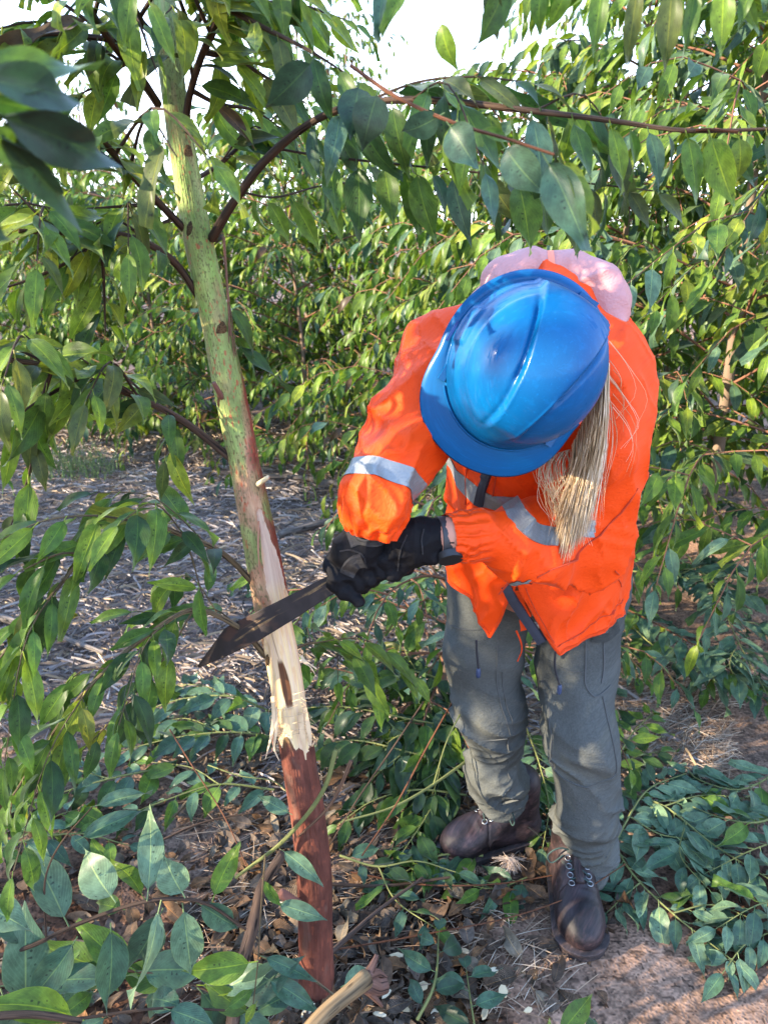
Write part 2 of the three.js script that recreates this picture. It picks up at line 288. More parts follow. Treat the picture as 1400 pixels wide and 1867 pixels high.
// leaves set alternately along a twig
function alongTwig(pts, r, o) {
  const out = [], n = pts.length - 1; let len = 0; for (let i = 0; i < n; i++) len += pts[i].distanceTo(pts[i + 1]);
  const cnt = Math.max(2, Math.round(len * (o.from === undefined ? 1 : 1 - o.from) / o.step));
  for (let i = 0; i < cnt; i++) {
    const t = mix(o.from || 0.12, 1, (i + 0.5 * r()) / cnt), f = t * n, a = Math.min(Math.floor(f), n - 1), pos = pts[a].clone().lerp(pts[a + 1], f - a);
    const T = pts[a + 1].clone().sub(pts[a]).normalize(), up = o.up || V(0, 1, 0); let S = T.clone().cross(up); if (S.lengthSq() < 0.01) S = V(1, 0, 0); S.normalize();
    const sd = i % 2 ? 1 : -1, dir = S.clone().multiplyScalar(sd * (o.side ?? 0.8)).addScaledVector(T, o.along ?? 0.6).addScaledVector(V(0, -1, 0), (o.droop ?? 0.7) * (0.6 + 0.8 * r())).add(V(r() - 0.5, r() - 0.5, r() - 0.5).multiplyScalar(o.rough ?? 0.5)).normalize();
    const nrm = (o.face ? o.face.clone() : V(0, 1, 0)).addScaledVector(S, sd * 0.5).add(V(r() - 0.5, r() - 0.5, r() - 0.5).multiplyScalar(o.twist ?? 0.9));
    out.push({ pos, dir, nrm, len: o.len * (0.72 + 0.5 * r()) * (1 - 0.35 * sst(0.75, 1, t)), wide: 0.85 + 0.35 * r(), tone: pick(r, o.tones), q: Math.floor(r() * 3), v: Math.floor(r() * 12) });
  }
  const T = pts[n].clone().sub(pts[n - 1]).normalize();
  out.push({ pos: pts[n].clone(), dir: T.addScaledVector(V(0, -1, 0), (o.droop ?? 0.7) * 0.5).normalize(), nrm: (o.face || V(0, 1, 0)).clone(), len: o.len * 0.8, tone: pick(r, o.tones), q: 1, v: Math.floor(r() * 12) });
  return out;
}
// ---------------------------------------------------------------- ground
const gy = (x, z) => { const a = fbm(x * 0.9 + 3, z * 0.9, 1, 3) - 0.5, b = fbm(x * 6, z * 6, 2, 3) - 0.5, far = sst(8, 30, Math.hypot(x, z)); return a * 0.10 * (1 - sst(0.3, 0.1, Math.abs(z + 1.4)) * 0.5) + b * 0.022 + far * (fbm(x * 0.05, z * 0.05, 7, 3) - 0.5) * 2; };
// trodden level places under the boots and the trunk
const LEVEL = [[0.44, -1.36, 0.24], [0.26, -1.60, 0.26], [-0.13, -1.17, 0.16]];
const groundY = (x, z) => { let y = gy(x, z); for (const [a, b, r] of LEVEL) y *= sst(r * 0.75, r * 1.7, Math.hypot(x - a, z - b)); return y + 0.03 * Math.exp(-((x + 0.13) ** 2 + (z + 1.17) ** 2) / 0.012); };
const onG = (px, py, h = 0) => { const p = G(px, py, 0); for (let i = 0; i < 3; i++) p.copy(G(px, py, groundY(p.x, p.z) + h)); return p; };
const soilMap = dataTex(1024, 1024, (u, v) => {
  const a = tfb(u, v, 5, 5, 1), b = tfb(u, v, 24, 4, 9), c = tn(u, v, 300, 3), d = tn(u, v, 140, 5);
  let k = 0.62 + 0.5 * (a - 0.5) + 0.35 * (b - 0.5) + 0.22 * (c - 0.5) + 0.16 * (d - 0.5);
  const dark = sst(0.80, 0.90, tn(u, v, 190, 8)) * 0.4, char = sst(0.60, 0.80, tfb(u, v, 60, 3, 17)) * 0.3; k *= 1 - Math.max(dark, char);
  const w = a - 0.5; return [k * (1 + 0.05 * w), k * (0.86 - 0.05 * w), k * (0.76 - 0.12 * w)];
}, true);
const soilBump = dataTex(1024, 1024, (u, v) => { const k = 0.5 * tfb(u, v, 12, 5, 2) + 0.3 * tfb(u, v, 70, 3, 4) + 0.2 * tn(u, v, 300, 3); return [k, k, k]; });
{
  const ax = (lo, hi, s, far) => { const a = []; for (let x = lo; x <= hi + 1e-6; x += s) a.push(x); let k = s; for (let x = hi; x < far;) { k *= 1.22; x += k; a.push(x); } k = s; for (let x = lo; x > -far;) { k *= 1.22; x -= k; a.unshift(x); } return a; };
  const xs = ax(-2.6, 2.4, 0.022, 160), zs = ax(-5.6, -0.7, 0.022, 160), pos = [], uv = [], col = [], idx = [];
  for (const z of zs) for (const x of xs) {
    pos.push(x, groundY(x, z), z); uv.push(x / 1.3, z / 1.3);
    // pale sand to the right and behind, brown humus with bark round the tree
    const n = fbm(x * 2.3 + 9, z * 2.3, 5, 4), hum = sst(0.55, 0.40, n + 0.25 * Math.hypot((x - 0.05) / 0.75, (z + 1.15) / 0.6) - 0.2);
    const grey = sst(-0.1, -0.5, x) * sst(-1.9, -2.5, z);
    const c = [mix(mix(0.50, 0.36, grey), 0.17, hum), mix(mix(0.43, 0.345, grey), 0.115, hum), mix(mix(0.385, 0.36, grey), 0.085, hum)];
    col.push(...c);
  }
  const w = xs.length; for (let j = 0; j < zs.length - 1; j++) for (let i = 0; i < w - 1; i++) { const a = j * w + i; idx.push(a, a + w, a + 1, a + 1, a + w, a + w + 1); }
  const g = part('ground', geo(pos, idx, null, uv, col), M(1, 1, 1, 0.95, { map: soilMap, bumpMap: soilBump, bumpScale: 0.012, vertexColors: true, specularIntensity: 0.25 }), scene);
  tag(g, 'sandy soil of the plantation clearing under litter and cut branches', 'ground', null, 'structure');
}
// weathered shreds of wood and straw over the clearing: nobody could count them
function strawGeo(bend, w, t) { const pos = [], idx = [], n = 4; for (let i = 0; i <= n; i++) { const s = i / n - 0.5, z = bend * (0.25 - s * s), k = w * (1 - Math.abs(s) * 0.9); pos.push(s, z, -k, s, z + t, 0, s, z, k); } for (let i = 0; i < n; i++) { const a = i * 3; idx.push(a, a + 3, a + 1, a + 1, a + 3, a + 4, a + 1, a + 4, a + 2, a + 2, a + 4, a + 5); } const g = geo(pos, idx).toNonIndexed(); g.computeVertexNormals(); return g; }
function scatter(name, label, cat, g, mat, list) {
  const im = shadows(new THREE.InstancedMesh(g, mat, list.length)), m = new THREE.Matrix4(), q = new THREE.Quaternion(), e = new THREE.Euler(), c = new THREE.Color(); im.name = numbered(name);
  list.forEach((s, i) => { e.set(s.rx, s.ry, s.rz, 'YXZ'); q.setFromEuler(e); m.compose(s.p, q, s.s); im.setMatrixAt(i, m); c.setRGB(...s.c); im.setColorAt(i, c); });
  scene.add(im); return tag(im, label, cat, null, 'stuff');
}
{
  const r = rngOf(11), a = [], b = [];
  const PAL = [[0.29, 0.245, 0.225], [0.215, 0.18, 0.165], [0.13, 0.107, 0.098], [0.35, 0.30, 0.265], [0.205, 0.15, 0.105], [0.09, 0.07, 0.058], [0.30, 0.22, 0.14], [0.165, 0.132, 0.115]];
  for (let i = 0; i < 80000; i++) {
    const z = -1.75 - Math.pow(r(), 1.25) * 4.6, x = mix(-3.6, 1.2, r());
    const dens = sst(0.35, 0.58, fbm(x * 1.1 + 2, z * 1.1, 8, 3) + 0.18) * sst(1.1, 0.2, x) * sst(-1.7, -2.15, z - 0.3 * (x + 0.5)); if (r() > dens) continue;
    const L = 0.025 + 0.12 * Math.pow(r(), 2.6), w = r() < 0.06 ? 0.012 : 0.0042, c = PAL[Math.floor(r() * PAL.length)], f = 0.75 + 0.5 * r();
    a.push({ p: V(x, groundY(x, z) + 0.003 + 0.02 * r() * r(), z), rx: 0, ry: r() * 6.28, rz: (r() - 0.5) * 0.9, s: V(L, 0.6 * L, w * (0.35 + L * 3.2)), c: c.map((q) => q * f) });
  }
  scatter('wood_shreds', 'grey weathered wood shreds and straw matted over the clearing', 'debris', strawGeo(0.35, 0.55, 0.10), M(1, 1, 1, 0.9, { specularIntensity: 0.3 }), a);
  const PAL2 = [[0.22, 0.14, 0.09], [0.30, 0.21, 0.14], [0.15, 0.095, 0.065], [0.34, 0.27, 0.20]];
  for (let i = 0; i < 9000; i++) {
    const p = r() < 0.45 ? onG(mix(1090, 1330, r()), mix(1180, 1420, r())) : r() < 0.3 ? onG(mix(330, 1050, r()), mix(1390, 1860, r())) : onG(mix(20, 330, r()), mix(860, 980, r()));
    const L = 0.03 + 0.15 * r() * r(), c = PAL2[Math.floor(r() * 4)], f = 0.7 + 0.5 * r();
    b.push({ p: p.add(V(0, 0.004 + 0.012 * r(), 0)), rx: 0, ry: r() < 0.6 ? 0.5 + (r() - 0.5) * 1.4 : r() * 6.28, rz: (r() - 0.5) * 0.4, s: V(L, L * 0.5, 0.0022), c: c.map((q) => q * f) });
  }
  scatter('dry_needles', 'thin brown dry grass stems and rootlets lying on sand', 'dry grass', strawGeo(0.25, 0.5, 0.03), M(1, 1, 1, 0.9, { specularIntensity: 0.3 }), b);
}
// crumpled dry leaves around the foot of the tree
{
  const r = rngOf(23), root = new THREE.Group(); root.name = numbered('leaf_litter'); scene.add(root);
  tag(root, 'brown crumpled dead leaves covering the soil round the trunk', 'leaf litter', null, 'stuff');
  const curls = [[0.5, 0.9, 0.35, 2.2, 0.4], [0.6, -0.7, 0.5, 2.6, -0.5], [0.42, 1.5, 0.25, 2.4, 0.3], [0.55, 0.3, 0.7, 3, 0.6]].map((a, i) => leafGeo(a[0], a[1], a[2], a[3], 4, 8, a[4], i * 3));
  const DC = [[0.18, 0.098, 0.070], [0.24, 0.15, 0.12], [0.12, 0.072, 0.058], [0.30, 0.21, 0.17], [0.21, 0.14, 0.125], [0.27, 0.13, 0.075]];
  const mats = DC.map((c) => M(c[0], c[1], c[2], 0.9, { map: leafMap, bumpMap: leafBump, bumpScale: 0.004, specularIntensity: 0.3 }));
  const far = [], m = new THREE.Matrix4(), q = new THREE.Quaternion(), e = new THREE.Euler(), c = new THREE.Color(); let near = 0;
  for (let i = 0; i < 2600; i++) {
    const px = mix(-40, 1130, r()), py = mix(1370, 1900, Math.pow(r(), 0.85)); if (px > 880 && py > 1640 + (px - 880) * 0.1 && r() < 0.85) continue;
    if (px < 420 && r() < 0.6) continue; if (r() < 0.25) continue;
    const p = onG(px, py, 0.006 + 0.02 * r()), L = 0.032 + 0.040 * r(); e.set(-Math.PI / 2 + (r() - 0.5) * 1.5, 0, r() * 6.28, 'YXZ'); e.y = 0; q.setFromEuler(new THREE.Euler(0, r() * 6.28, 0)).multiply(new THREE.Quaternion().setFromEuler(new THREE.Euler(-Math.PI / 2 + (r() - 0.5) * 1.6, 0, r() * 6.28)));
    const s = V(L * (0.75 + 0.5 * r()), L * 1.15, L);
    if (near < 290 && r() < 0.24 && px > 300 && py > 1420) { near++; const d = shadows(new THREE.Mesh(curls[i % 4], mats[i % 6])); d.name = numbered('dry_leaf'); d.position.copy(p); d.quaternion.copy(q); d.scale.copy(s); root.add(d); } else far.push([p, q.clone(), s, DC[Math.floor(r() * 6)]]);
  }
  const im = shadows(new THREE.InstancedMesh(curls[0], M(1, 1, 1, 0.9, { map: leafMap, specularIntensity: 0.3 }), far.length)); im.name = 'leaf_mulch'; im.userData.kind = 'stuff';
  far.forEach(([p, qq, s, k], i) => { m.compose(p, qq, s); im.setMatrixAt(i, m); c.setRGB(k[0], k[1], k[2]); im.setColorAt(i, c); }); root.add(im);
}
// ---------------------------------------------------------------- the saplings of the plantation behind and beside
const barkGrey = M(0.17, 0.12, 0.085, 0.9, { specularIntensity: 0.3 });
const twigMat = M(0.16, 0.075, 0.045, 0.75, { specularIntensity: 0.3 });
const twigGreen = M(0.13, 0.135, 0.045, 0.7, { specularIntensity: 0.3 });
// o: x, z, h height, n branches, reach, len leaf length, low lowest branch, tones, singles (leaves that are meshes of their own)
function sapling(o, label, group) {
  const r = rngOf(o.seed), base = V(o.x, groundY(o.x, o.z), o.z), t = thing(o.name || 'sapling', label, 'sapling', base, group);
  const top = V(o.x + (r() - 0.5) * 0.3, base.y + o.h, o.z + (r() - 0.5) * 0.3), ctl = [base.clone().add(V(0, -0.05, 0)), base.clone().lerp(top, 0.35).add(V((r() - 0.5) * 0.1, 0, (r() - 0.5) * 0.1)), base.clone().lerp(top, 0.7).add(V((r() - 0.5) * 0.12, 0, (r() - 0.5) * 0.1)), top];
  const tp = catmull(ctl, 20); part('trunk', tube(tp, [0.008 + 0.0055 * o.h, 0.003], 8, true, 0.08), o.mat || barkGrey, t, base);
  const twigs = [], leaves = []; let az = r() * 6.28;
  for (let i = 0; i < o.n; i++) {
    const f = mix(o.low, 0.99, (i + r() * 0.6) / o.n); az += 2.4 + (r() - 0.5) * 0.5;
    if (o.face !== undefined) { const d = Math.atan2(Math.sin(az - o.face), Math.cos(az - o.face)); if (Math.abs(d) > 2.0 && r() < 0.6) az += Math.PI; }
    const k = f * 20, a = Math.min(Math.floor(k), 19), p0 = tp[a].clone().lerp(tp[a + 1], k - a), L = o.reach * (1 - 0.62 * f) * (0.65 + 0.6 * r()), rise = mix(0.45, 0.75, f) * (0.5 + 0.8 * r()), dv = V(Math.cos(az), 0, Math.sin(az)), sw = V(-dv.z, 0, dv.x).multiplyScalar((r() - 0.5) * 0.4 * L);
    const pts = catmull([p0, p0.clone().addScaledVector(dv, L * 0.4).add(V(0, L * rise * 0.38, 0)).addScaledVector(sw, 0.3), p0.clone().addScaledVector(dv, L * 0.78).add(V(0, L * rise * 0.42, 0)).addScaledVector(sw, 0.7), p0.clone().addScaledVector(dv, L).add(V(0, L * (rise * 0.42 - 0.22), 0)).add(sw)], 10);
    for (const q of pts) { const y = groundY(q.x, q.z) + 0.06; if (q.y < y) q.y = y; }
    twigs.push(tube(pts, [0.0055, 0.0016], 4, false));
    leaves.push(...alongTwig(pts, r, { step: o.step || 0.036, len: o.len, side: 0.75, along: 0.75, droop: 0.62, tones: o.tones, from: 0.12 }));
    if (L > 0.45) for (let s = 0; s < 3; s++) {                       // side twigs
      const b = 3 + s * 2, d2 = dv.clone().applyAxisAngle(V(0, 1, 0), (s % 2 ? 1 : -1) * (0.6 + 0.5 * r())), l2 = L * (0.3 + 0.25 * r()), q0 = pts[b];
      const p2 = catmull([q0, q0.clone().addScaledVector(d2, l2 * 0.5).add(V(0, l2 * 0.12, 0)), q0.clone().addScaledVector(d2, l2).add(V(0, -l2 * 0.15, 0))], 5);
      for (const q of p2) { const y = groundY(q.x, q.z) + 0.05; if (q.y < y) q.y = y; }
      twigs.push(tube(p2, [0.0028, 0.0012], 3, false)); leaves.push(...alongTwig(p2, r, { step: o.step || 0.036, len: o.len * 0.95, side: 0.75, along: 0.75, droop: 0.62, tones: o.tones, from: 0.1 }));
    }
  }
  const tw = part('branches', mergeGeometries(twigs), twigMat, t, base); tw.userData.kind = 'stuff';
  for (const l of leaves) l.s = leafScore(l);
  leaves.sort((a, b) => b.s - a.s);
  const n = o.singles || 0; leaves.slice(0, n).forEach((l) => leafMesh(l, t, base, leafMid));
  leafStuff(leaves.slice(n), t, base);
  return t;
}
const BG = [['mid', 0.24], ['fresh', 0.40], ['deep', 0.03], ['blue', 0.10], ['lime', 0.16], ['olive', 0.04], ['yellow', 0.015], ['brown', 0.015]];
const BGR = [['mid', 0.29], ['fresh', 0.33], ['blue', 0.14], ['deep', 0.04], ['pale', 0.08], ['lime', 0.12]];
const at = (px, d) => { const p = P(px, 900, d); return { x: p.x, z: p.z }; };
// front row on the right, close behind the worker
sapling({ ...at(1300, 3.0), seed: 101, h: 3.6, n: 50, low: 0.16, reach: 1.25, len: 0.126, tones: BGR, singles: 300 }, 'tall leafy sapling just right of the worker, nearest of the right row', null);
sapling({ ...at(1560, 2.6), seed: 102, h: 3.4, n: 44, low: 0.12, reach: 1.25, len: 0.126, tones: BGR, singles: 260 }, 'leafy sapling half out of the right edge of the frame', null);
sapling({ ...at(1110, 3.7), seed: 103, h: 2.7, n: 50, low: 0.10, reach: 1.3, len: 0.115, tones: BGR, singles: 280 }, 'sapling directly behind the blue helmet, branches spread both ways', null);
sapling({ ...at(860, 4.1), seed: 104, h: 2.1, n: 50, low: 0.05, reach: 1.35, len: 0.115, tones: BG, singles: 280 }, 'low spreading sapling behind the orange jacket shoulder on its left side', null);
// left end of the clearing
sapling({ ...at(560, 5.2), seed: 105, h: 2.0, n: 52, low: 0.02, reach: 1.3, len: 0.115, tones: BG, singles: 220 }, 'bushy sapling at the back of the clearing just right of the cut trunk', null);
sapling({ ...at(330, 5.7), seed: 106, h: 1.9, n: 52, low: 0.02, reach: 1.3, len: 0.115, tones: BG, singles: 160 }, 'bushy sapling at the back of the clearing just left of the cut trunk', null);
sapling({ ...at(90, 5.9), seed: 107, h: 1.9, n: 48, low: 0.02, reach: 1.3, len: 0.115, tones: BG, singles: 120 }, 'bushy sapling at the far left end of the clearing', null);
const rowTwo = [[-140, 6.4, 1.9], [230, 7.2, 2.0], [470, 7.0, 2.2], [690, 5.8, 2.0], [960, 5.4, 2.2], [1180, 5.1, 3.4], [1420, 4.6, 3.9], [1650, 4.4, 3.8]];
const rowTwoLabels = ['sapling beyond the left edge of the clearing, cut by the frame', 'second row sapling seen between the left branches and the trunk', 'second row sapling behind the trunk, top against the sky', 'second row sapling with its top in the sky right of the trunk', 'second row sapling above the helmet with its crown against sky', 'second row tall sapling behind the hanging branch on the right', 'second row tall sapling filling the upper right corner', 'second row sapling mostly past the right edge'];
rowTwo.forEach(([px, d, h], i) => sapling({ ...at(px, d), seed: 201 + i, h, n: 44, low: 0.08, reach: 1.3, len: 0.105, tones: i < 4 ? BG : BGR, singles: i === 0 || i === 7 ? 20 : 90 }, rowTwoLabels[i]));
const rowFar = [[-60, 9.5, 2.6], [120, 11, 2.8], [220, 10.5, 3.6], [570, 9, 4.0], [640, 11, 4.4], [820, 9, 2.6], [1040, 8, 3.6], [1230, 7.5, 5], [1500, 7.5, 5], [-300, 9, 3]];
const rowFarLabels = ['distant pale sapling at the left edge below the sky', 'distant pale sapling with a thin top left of the trunk', 'distant sapling showing beside the left edge of the trunk', 'distant tall sapling rising into the sky right of the trunk', 'farthest tall sapling with sparse top against white sky', 'distant sapling under the open sky patch at top centre', 'distant tall sapling right of the open sky patch', 'distant tall sapling behind the upper right foliage', 'distant sapling at the far right behind other crowns', 'distant sapling past the left edge of the frame'];
rowFar.forEach(([px, d, h], i) => sapling({ ...at(px, d), seed: 301 + i, h, n: i === 3 || i === 4 || i === 2 ? 64 : 34, low: 0.06, reach: 1.1, len: 0.13, step: 0.06, tones: BG, singles: 12 }, rowFarLabels[i]));
// the rows go on to the left of and behind the camera; their crowns break the low sun into patches
const shade = [[-2.7, 0.7, 3.4], [-3.5, -0.6, 3.0], [-3.0, 2.2, 3.6], [-5.2, 0.6, 3.8], [-5.4, -2.0, 3.2], [-5.0, 2.4, 4.2], [-2.5, -0.35, 3.2], [-2.4, -1.1, 2.4], [-3.2, -2.5, 2.0], [-4.0, -3.4, 2.1]];
shade.forEach(([x, z, h], i) => sapling({ x, z, seed: 401 + i, h, n: i > 7 ? 40 : i > 5 ? 17 : 24, low: i > 5 && i < 8 ? 0.62 : 0.12, reach: i > 5 ? 1.7 : 1.3, len: 0.125, step: 0.07, tones: BG, singles: 0 }, 'plantation sapling left of the camera, outside the view', 'saplings out of view on the sunny side'));
// ---------------------------------------------------------------- the tree being debarked
const PXL = (list) => list.map(([x, y, d]) => P(x, y, d));
const TR = [[262, -160, 42], [281, -60, 42], [296, 0, 43], [316, 160, 45], [337, 300, 48], [360, 430, 53], [397, 600, 53], [417, 700, 57], [447, 850, 56], [477, 1000, 63], [495, 1100, 66], [518, 1200, 65], [531, 1300, 66], [547, 1400, 63], [564, 1500, 62], [574, 1600, 65], [576, 1750, 62], [577, 1830, 70], [577, 1870, 86]];
const trAt = (py) => { let i = 0; while (i < TR.length - 2 && TR[i + 1][1] < py) i++; const t = (py - TR[i][1]) / (TR[i + 1][1] - TR[i][1]); return [mix(TR[i][0], TR[i + 1][0], t), mix(TR[i][2], TR[i + 1][2], t)]; };
const trD = (py) => { const t = 1 - clamp(py / 1825, -0.2, 1); return 1.165 + 0.135 * t * t; };
function trPt(py) { const [x] = trAt(py); return P(x, py, trD(py)); }
const sL = (y) => y < 1060 ? mix(0.14, 0.0, sst(925, 1060, y)) : y < 1095 ? -0.02 : mix(-0.25, -1.2, sst(1095, 1250, y));
const sR = (y) => y < 1075 ? mix(0.30, 0.72, sst(925, 1060, y)) : mix(0.85, 1.45, sst(1080, 1120, y));
// positive where the bark is cut away (y in photograph rows, s = quarter turns from the camera side)
function peel(y, s) {
  const n = (vn(y * 0.05, s * 3) - 0.5) * 0.14 + (vn(y * 0.2, s * 9) - 0.5) * 0.05;
  const low = 1345 + (vn(s * 5, 3) - 0.5) * 40 + (vn(s * 24, 8) - 0.5) * 10, top = 922 + Math.abs(s - 0.23) * 40;
  return Math.min(s - sL(y) + n, sR(y) - s + n, (low - y) / 40, (y - top) / 40);
}
const stemMap = dataTex(128, 512, (u, v) => { const k = 0.62 + 0.5 * (tfb(u, v, 8, 4, 3) - 0.4) + 0.2 * (tn(u, v, 40, 6) - 0.5) - 0.35 * sst(0.8, 0.86, tn(u, v, 30, 9)); return [k, k * 0.97, k * 0.92]; }, true), stemOf = (r, g, b) => { const m = M(r, g, b, 0.8, { specularIntensity: 0.4, map: stemMap, bumpMap: stemMap, bumpScale: 0.0012 }); return m; }, barkBr = stemOf(0.125, 0.078, 0.055), barkLt = stemOf(0.24, 0.18, 0.105), barkRed = stemOf(0.25, 0.10, 0.05);
const tree = thing('young_tree', 'slim green barked young tree half debarked, machete blade across its bare wood', 'tree', trPt(1826));
const TB = tree.position;
{
  const Y0 = -150, Y1 = 1868, NV = 620, NU = 72, pos = [], idx = [], uv = [];
  const ctr = []; for (let j = 0; j <= NV; j++) ctr.push(trPt(mix(Y1, Y0, j / NV)));
  for (let j = 0; j <= NV; j++) { let sx = 0, sy = 0, sz = 0, n = 0; for (let k = Math.max(0, j - 14); k <= Math.min(NV, j + 14); k++) { sx += ctr[k].x; sy += ctr[k].y; sz += ctr[k].z; n++; } ctr[j].s = V(sx / n, sy / n, sz / n); }
  for (let j = 0; j <= NV; j++) {
    const py = mix(Y1, Y0, j / NV), c = ctr[j].s, [, , dep] = toPx(c), R = trAt(py)[1] / 2 * dep / F;
    const T = ctr[Math.min(j + 1, NV)].s.clone().sub(ctr[Math.max(0, j - 1)].s).normalize(), Nn = V(-c.x, 0, -c.z).normalize(); Nn.addScaledVector(T, -Nn.dot(T)).normalize(); const B = T.clone().cross(Nn);
    for (let i = 0; i <= NU; i++) {
      const a = (i / NU - 0.5) * Math.PI * 2, s = a / (Math.PI / 2), m = peel(py, s);
      let r = R * (1 + 0.05 * (vn(Math.cos(a) * 1.5 + 3, Math.sin(a) * 1.5, py * 0.012) - 0.5) + 0.02 * (vn(Math.cos(a) * 5, Math.sin(a) * 5, py * 0.05) - 0.5));
      if (py > 1690) r *= 1 + 0.10 * (vn(Math.cos(a) * 3, Math.sin(a) * 3, py * 0.03) - 0.4) * sst(1690, 1780, py);
      if (m > 0) { r -= 0.0034 * sst(0, 0.07, m); const facet = Math.cos((a + 0.25) * 5) * 0.0007 + (vn(s * 14, py * 0.006) - 0.5) * 0.0026 + (vn(s * 40, py * 0.03) - 0.5) * 0.0007; r += facet * sst(0.03, 0.15, m); const kx = (s - mix(-0.12, 0.03, (py - 1190) / 90)) / 0.16, ky = (py - 1233) / 42; r -= 0.0035 * Math.max(0, 1 - kx * kx - ky * ky); }
      else r += 0.0009 * sst(-0.12, 0, m);
      pos.push(c.x + (Nn.x * Math.cos(a) + B.x * Math.sin(a)) * r, c.y + (Nn.y * Math.cos(a) + B.y * Math.sin(a)) * r, c.z + (Nn.z * Math.cos(a) + B.z * Math.sin(a)) * r); uv.push(i / NU, j / NV);
    }
  }
  const w = NU + 1; for (let j = 0; j < NV; j++) for (let i = 0; i < NU; i++) { const a = j * w + i, b = a + 1, c = a + w, d = c + 1; idx.push(a, b, c, b, d, c); }
  const [wood, bark] = cut(geo(pos, idx, null, uv), (x, y, z, u, v) => peel(mix(Y1, Y0, v), (u - 0.5) * 4));
  const barkTex = dataTex(512, 2048, (u, v) => {
    const y = mix(Y1, Y0, v), s = (u - 0.5) * 4, n = fbm(s * 2.2, y * 0.012, 4, 4), n2 = fbm(s * 6, y * 0.05, 9, 3);
    // red brown old bark below, reddish weathered bark at mid height, smooth green bark above
    const redLow = sst(1290, 1360, y + (n - 0.5) * 60), mid = sst(800, 900, y + (n - 0.5) * 160 + sst(-0.2, 1.0, s) * 190 - 40 * sst(0, -1, s)) * (1 - redLow);
    let c = [mix(0.19, 0.31, n), mix(0.26, 0.35, n2), mix(0.06, 0.12, n)];
    const pink = [mix(0.34, 0.46, n2), mix(0.15, 0.30, n2), mix(0.08, 0.17, n2)], red = [0.22, 0.05, 0.028];
    const greenPatch = sst(0.52, 0.64, fbm(s * 1.6 + 4, y * 0.014, 6, 3)) * sst(860, 940, y);
    let m = mid; c = c.map((q, k) => mix(q, mix(pink[k], red[k], sst(0.1, 0.75, s + (n - 0.5) * 0.7)), m * (1 - greenPatch * 0.85)));
    const lowC = [mix(0.065, 0.17, n2), mix(0.020, 0.052, n2), mix(0.013, 0.032, n2)]; c = c.map((q, k) => mix(q, lowC[k], redLow));
    // short cross-wise dashes: dark lenticels and small red flakes
    const pm = sst(0.18, 0.50, fbm(s * 2 + 8, y * 0.011, 14, 3)), d1 = sst(0.63, 0.78, vn(s * 22 + 0.6 * vn(s * 9, y * 0.1, 2), y * 0.24, 3)) * 0.7 * (1 - redLow) * pm, d2 = sst(0.70, 0.82, fbm(s * 8 + 5, y * 0.09, 7, 2)) * (1 - redLow * 0.7) * (0.4 + 0.6 * sst(150, 420, y));
    const mott = fbm(s * 1.3 + 2, y * 0.02, 21, 4), strk = vn(s * 7, y * 0.008, 31); c = c.map((q, k) => q * (0.45 + 0.86 * mott) * (0.88 + 0.24 * strk)); c = c.map((q, k) => mix(q, [0.27, 0.20, 0.09][k], sst(0.58, 0.72, fbm(s * 2.6 + 1, y * 0.017, 41, 3)) * 0.55 * (1 - redLow)));
    c = c.map((q, k) => mix(q, [0.10, 0.085, 0.035][k], d1)); c = c.map((q, k) => mix(q, [0.34, 0.085, 0.04][k], d2 * 0.8));
    const str = 0.9 + 0.2 * vn(s * 26, y * 0.02, 2) + 0.10 * (vn(s * 50, y * 0.12, 5) - 0.5);
    const dirt = sst(0.62, 0.75, fbm(s * 2.4, y * 0.02, 12, 3)) * 0.45 * redLow; c = c.map((q, k) => mix(q * str, [0.13, 0.075, 0.055][k], dirt));
    return S3(...c);
  }, true, false);
  const barkBump = dataTex(256, 1024, (u, v) => { const y = mix(Y1, Y0, v), s = (u - 0.5) * 4, k = 0.5 + 0.3 * (vn(s * 16, y * 0.22, 3) - 0.5) + 0.5 * (vn(s * 20, y * 0.03, 5) - 0.5); return [k, k, k]; }, false, false);
  const woodTex = dataTex(512, 1024, (u, v) => {
    const y = mix(1370, 900, v), s = (u - 0.5) * 4, g = vn(s * 40, y * 0.012, 3), g2 = vn(s * 110, y * 0.03, 6), n = fbm(s * 3, y * 0.02, 5, 3);
    let c = [mix(0.56, 0.68, g), mix(0.40, 0.52, g) - 0.03 * n, mix(0.20, 0.31, g2)];
    const up = sst(1085, 1050, y + (n - 0.5) * 20); c = c.map((q, k) => mix(q, [0.50, 0.36, 0.26][k] * (0.9 + 0.2 * g), up));
    const rust = sst(0.60, 0.74, fbm(s * 5 + 2, y * 0.022, 8, 4)) * 0.5; c = c.map((q, k) => mix(q, [0.55, 0.30, 0.12][k], rust));
    const cx = mix(-0.12, 0.03, (y - 1190) / 90) + (n - 0.5) * 0.07, kx = (s - cx) / (0.19 * (0.55 + 0.45 * Math.sin(clamp((y - 1188) / 92, 0, 1) * Math.PI))), kk = sst(1.15, 0.75, Math.abs(kx)) * sst(1184, 1198, y) * sst(1282, 1268, y);
    const line = sst(0.03, 0.012, Math.abs(s - cx + 0.01)) * sst(1110, 1135, y) * sst(1215, 1195, y) * 0.6;
    c = c.map((q, k) => mix(q, [0.105, 0.042, 0.018][k] * (0.6 + 0.9 * g), Math.max(kk, line * 0.8)));
    return S3(...c);
  }, true, false);
  const wu = wood.attributes.uv; for (let i = 0; i < wu.count; i++) wu.setY(i, (1370 - mix(Y1, Y0, wu.getY(i))) / 470);
  const trunk = part('trunk', bark, M(1, 1, 1, 0.72, { map: barkTex, bumpMap: barkBump, bumpScale: 0.003, specularIntensity: 0.5 }), tree, TB);
  const woodMat = M(1, 1, 1, 0.66, { map: woodTex, specularIntensity: 0.5 });
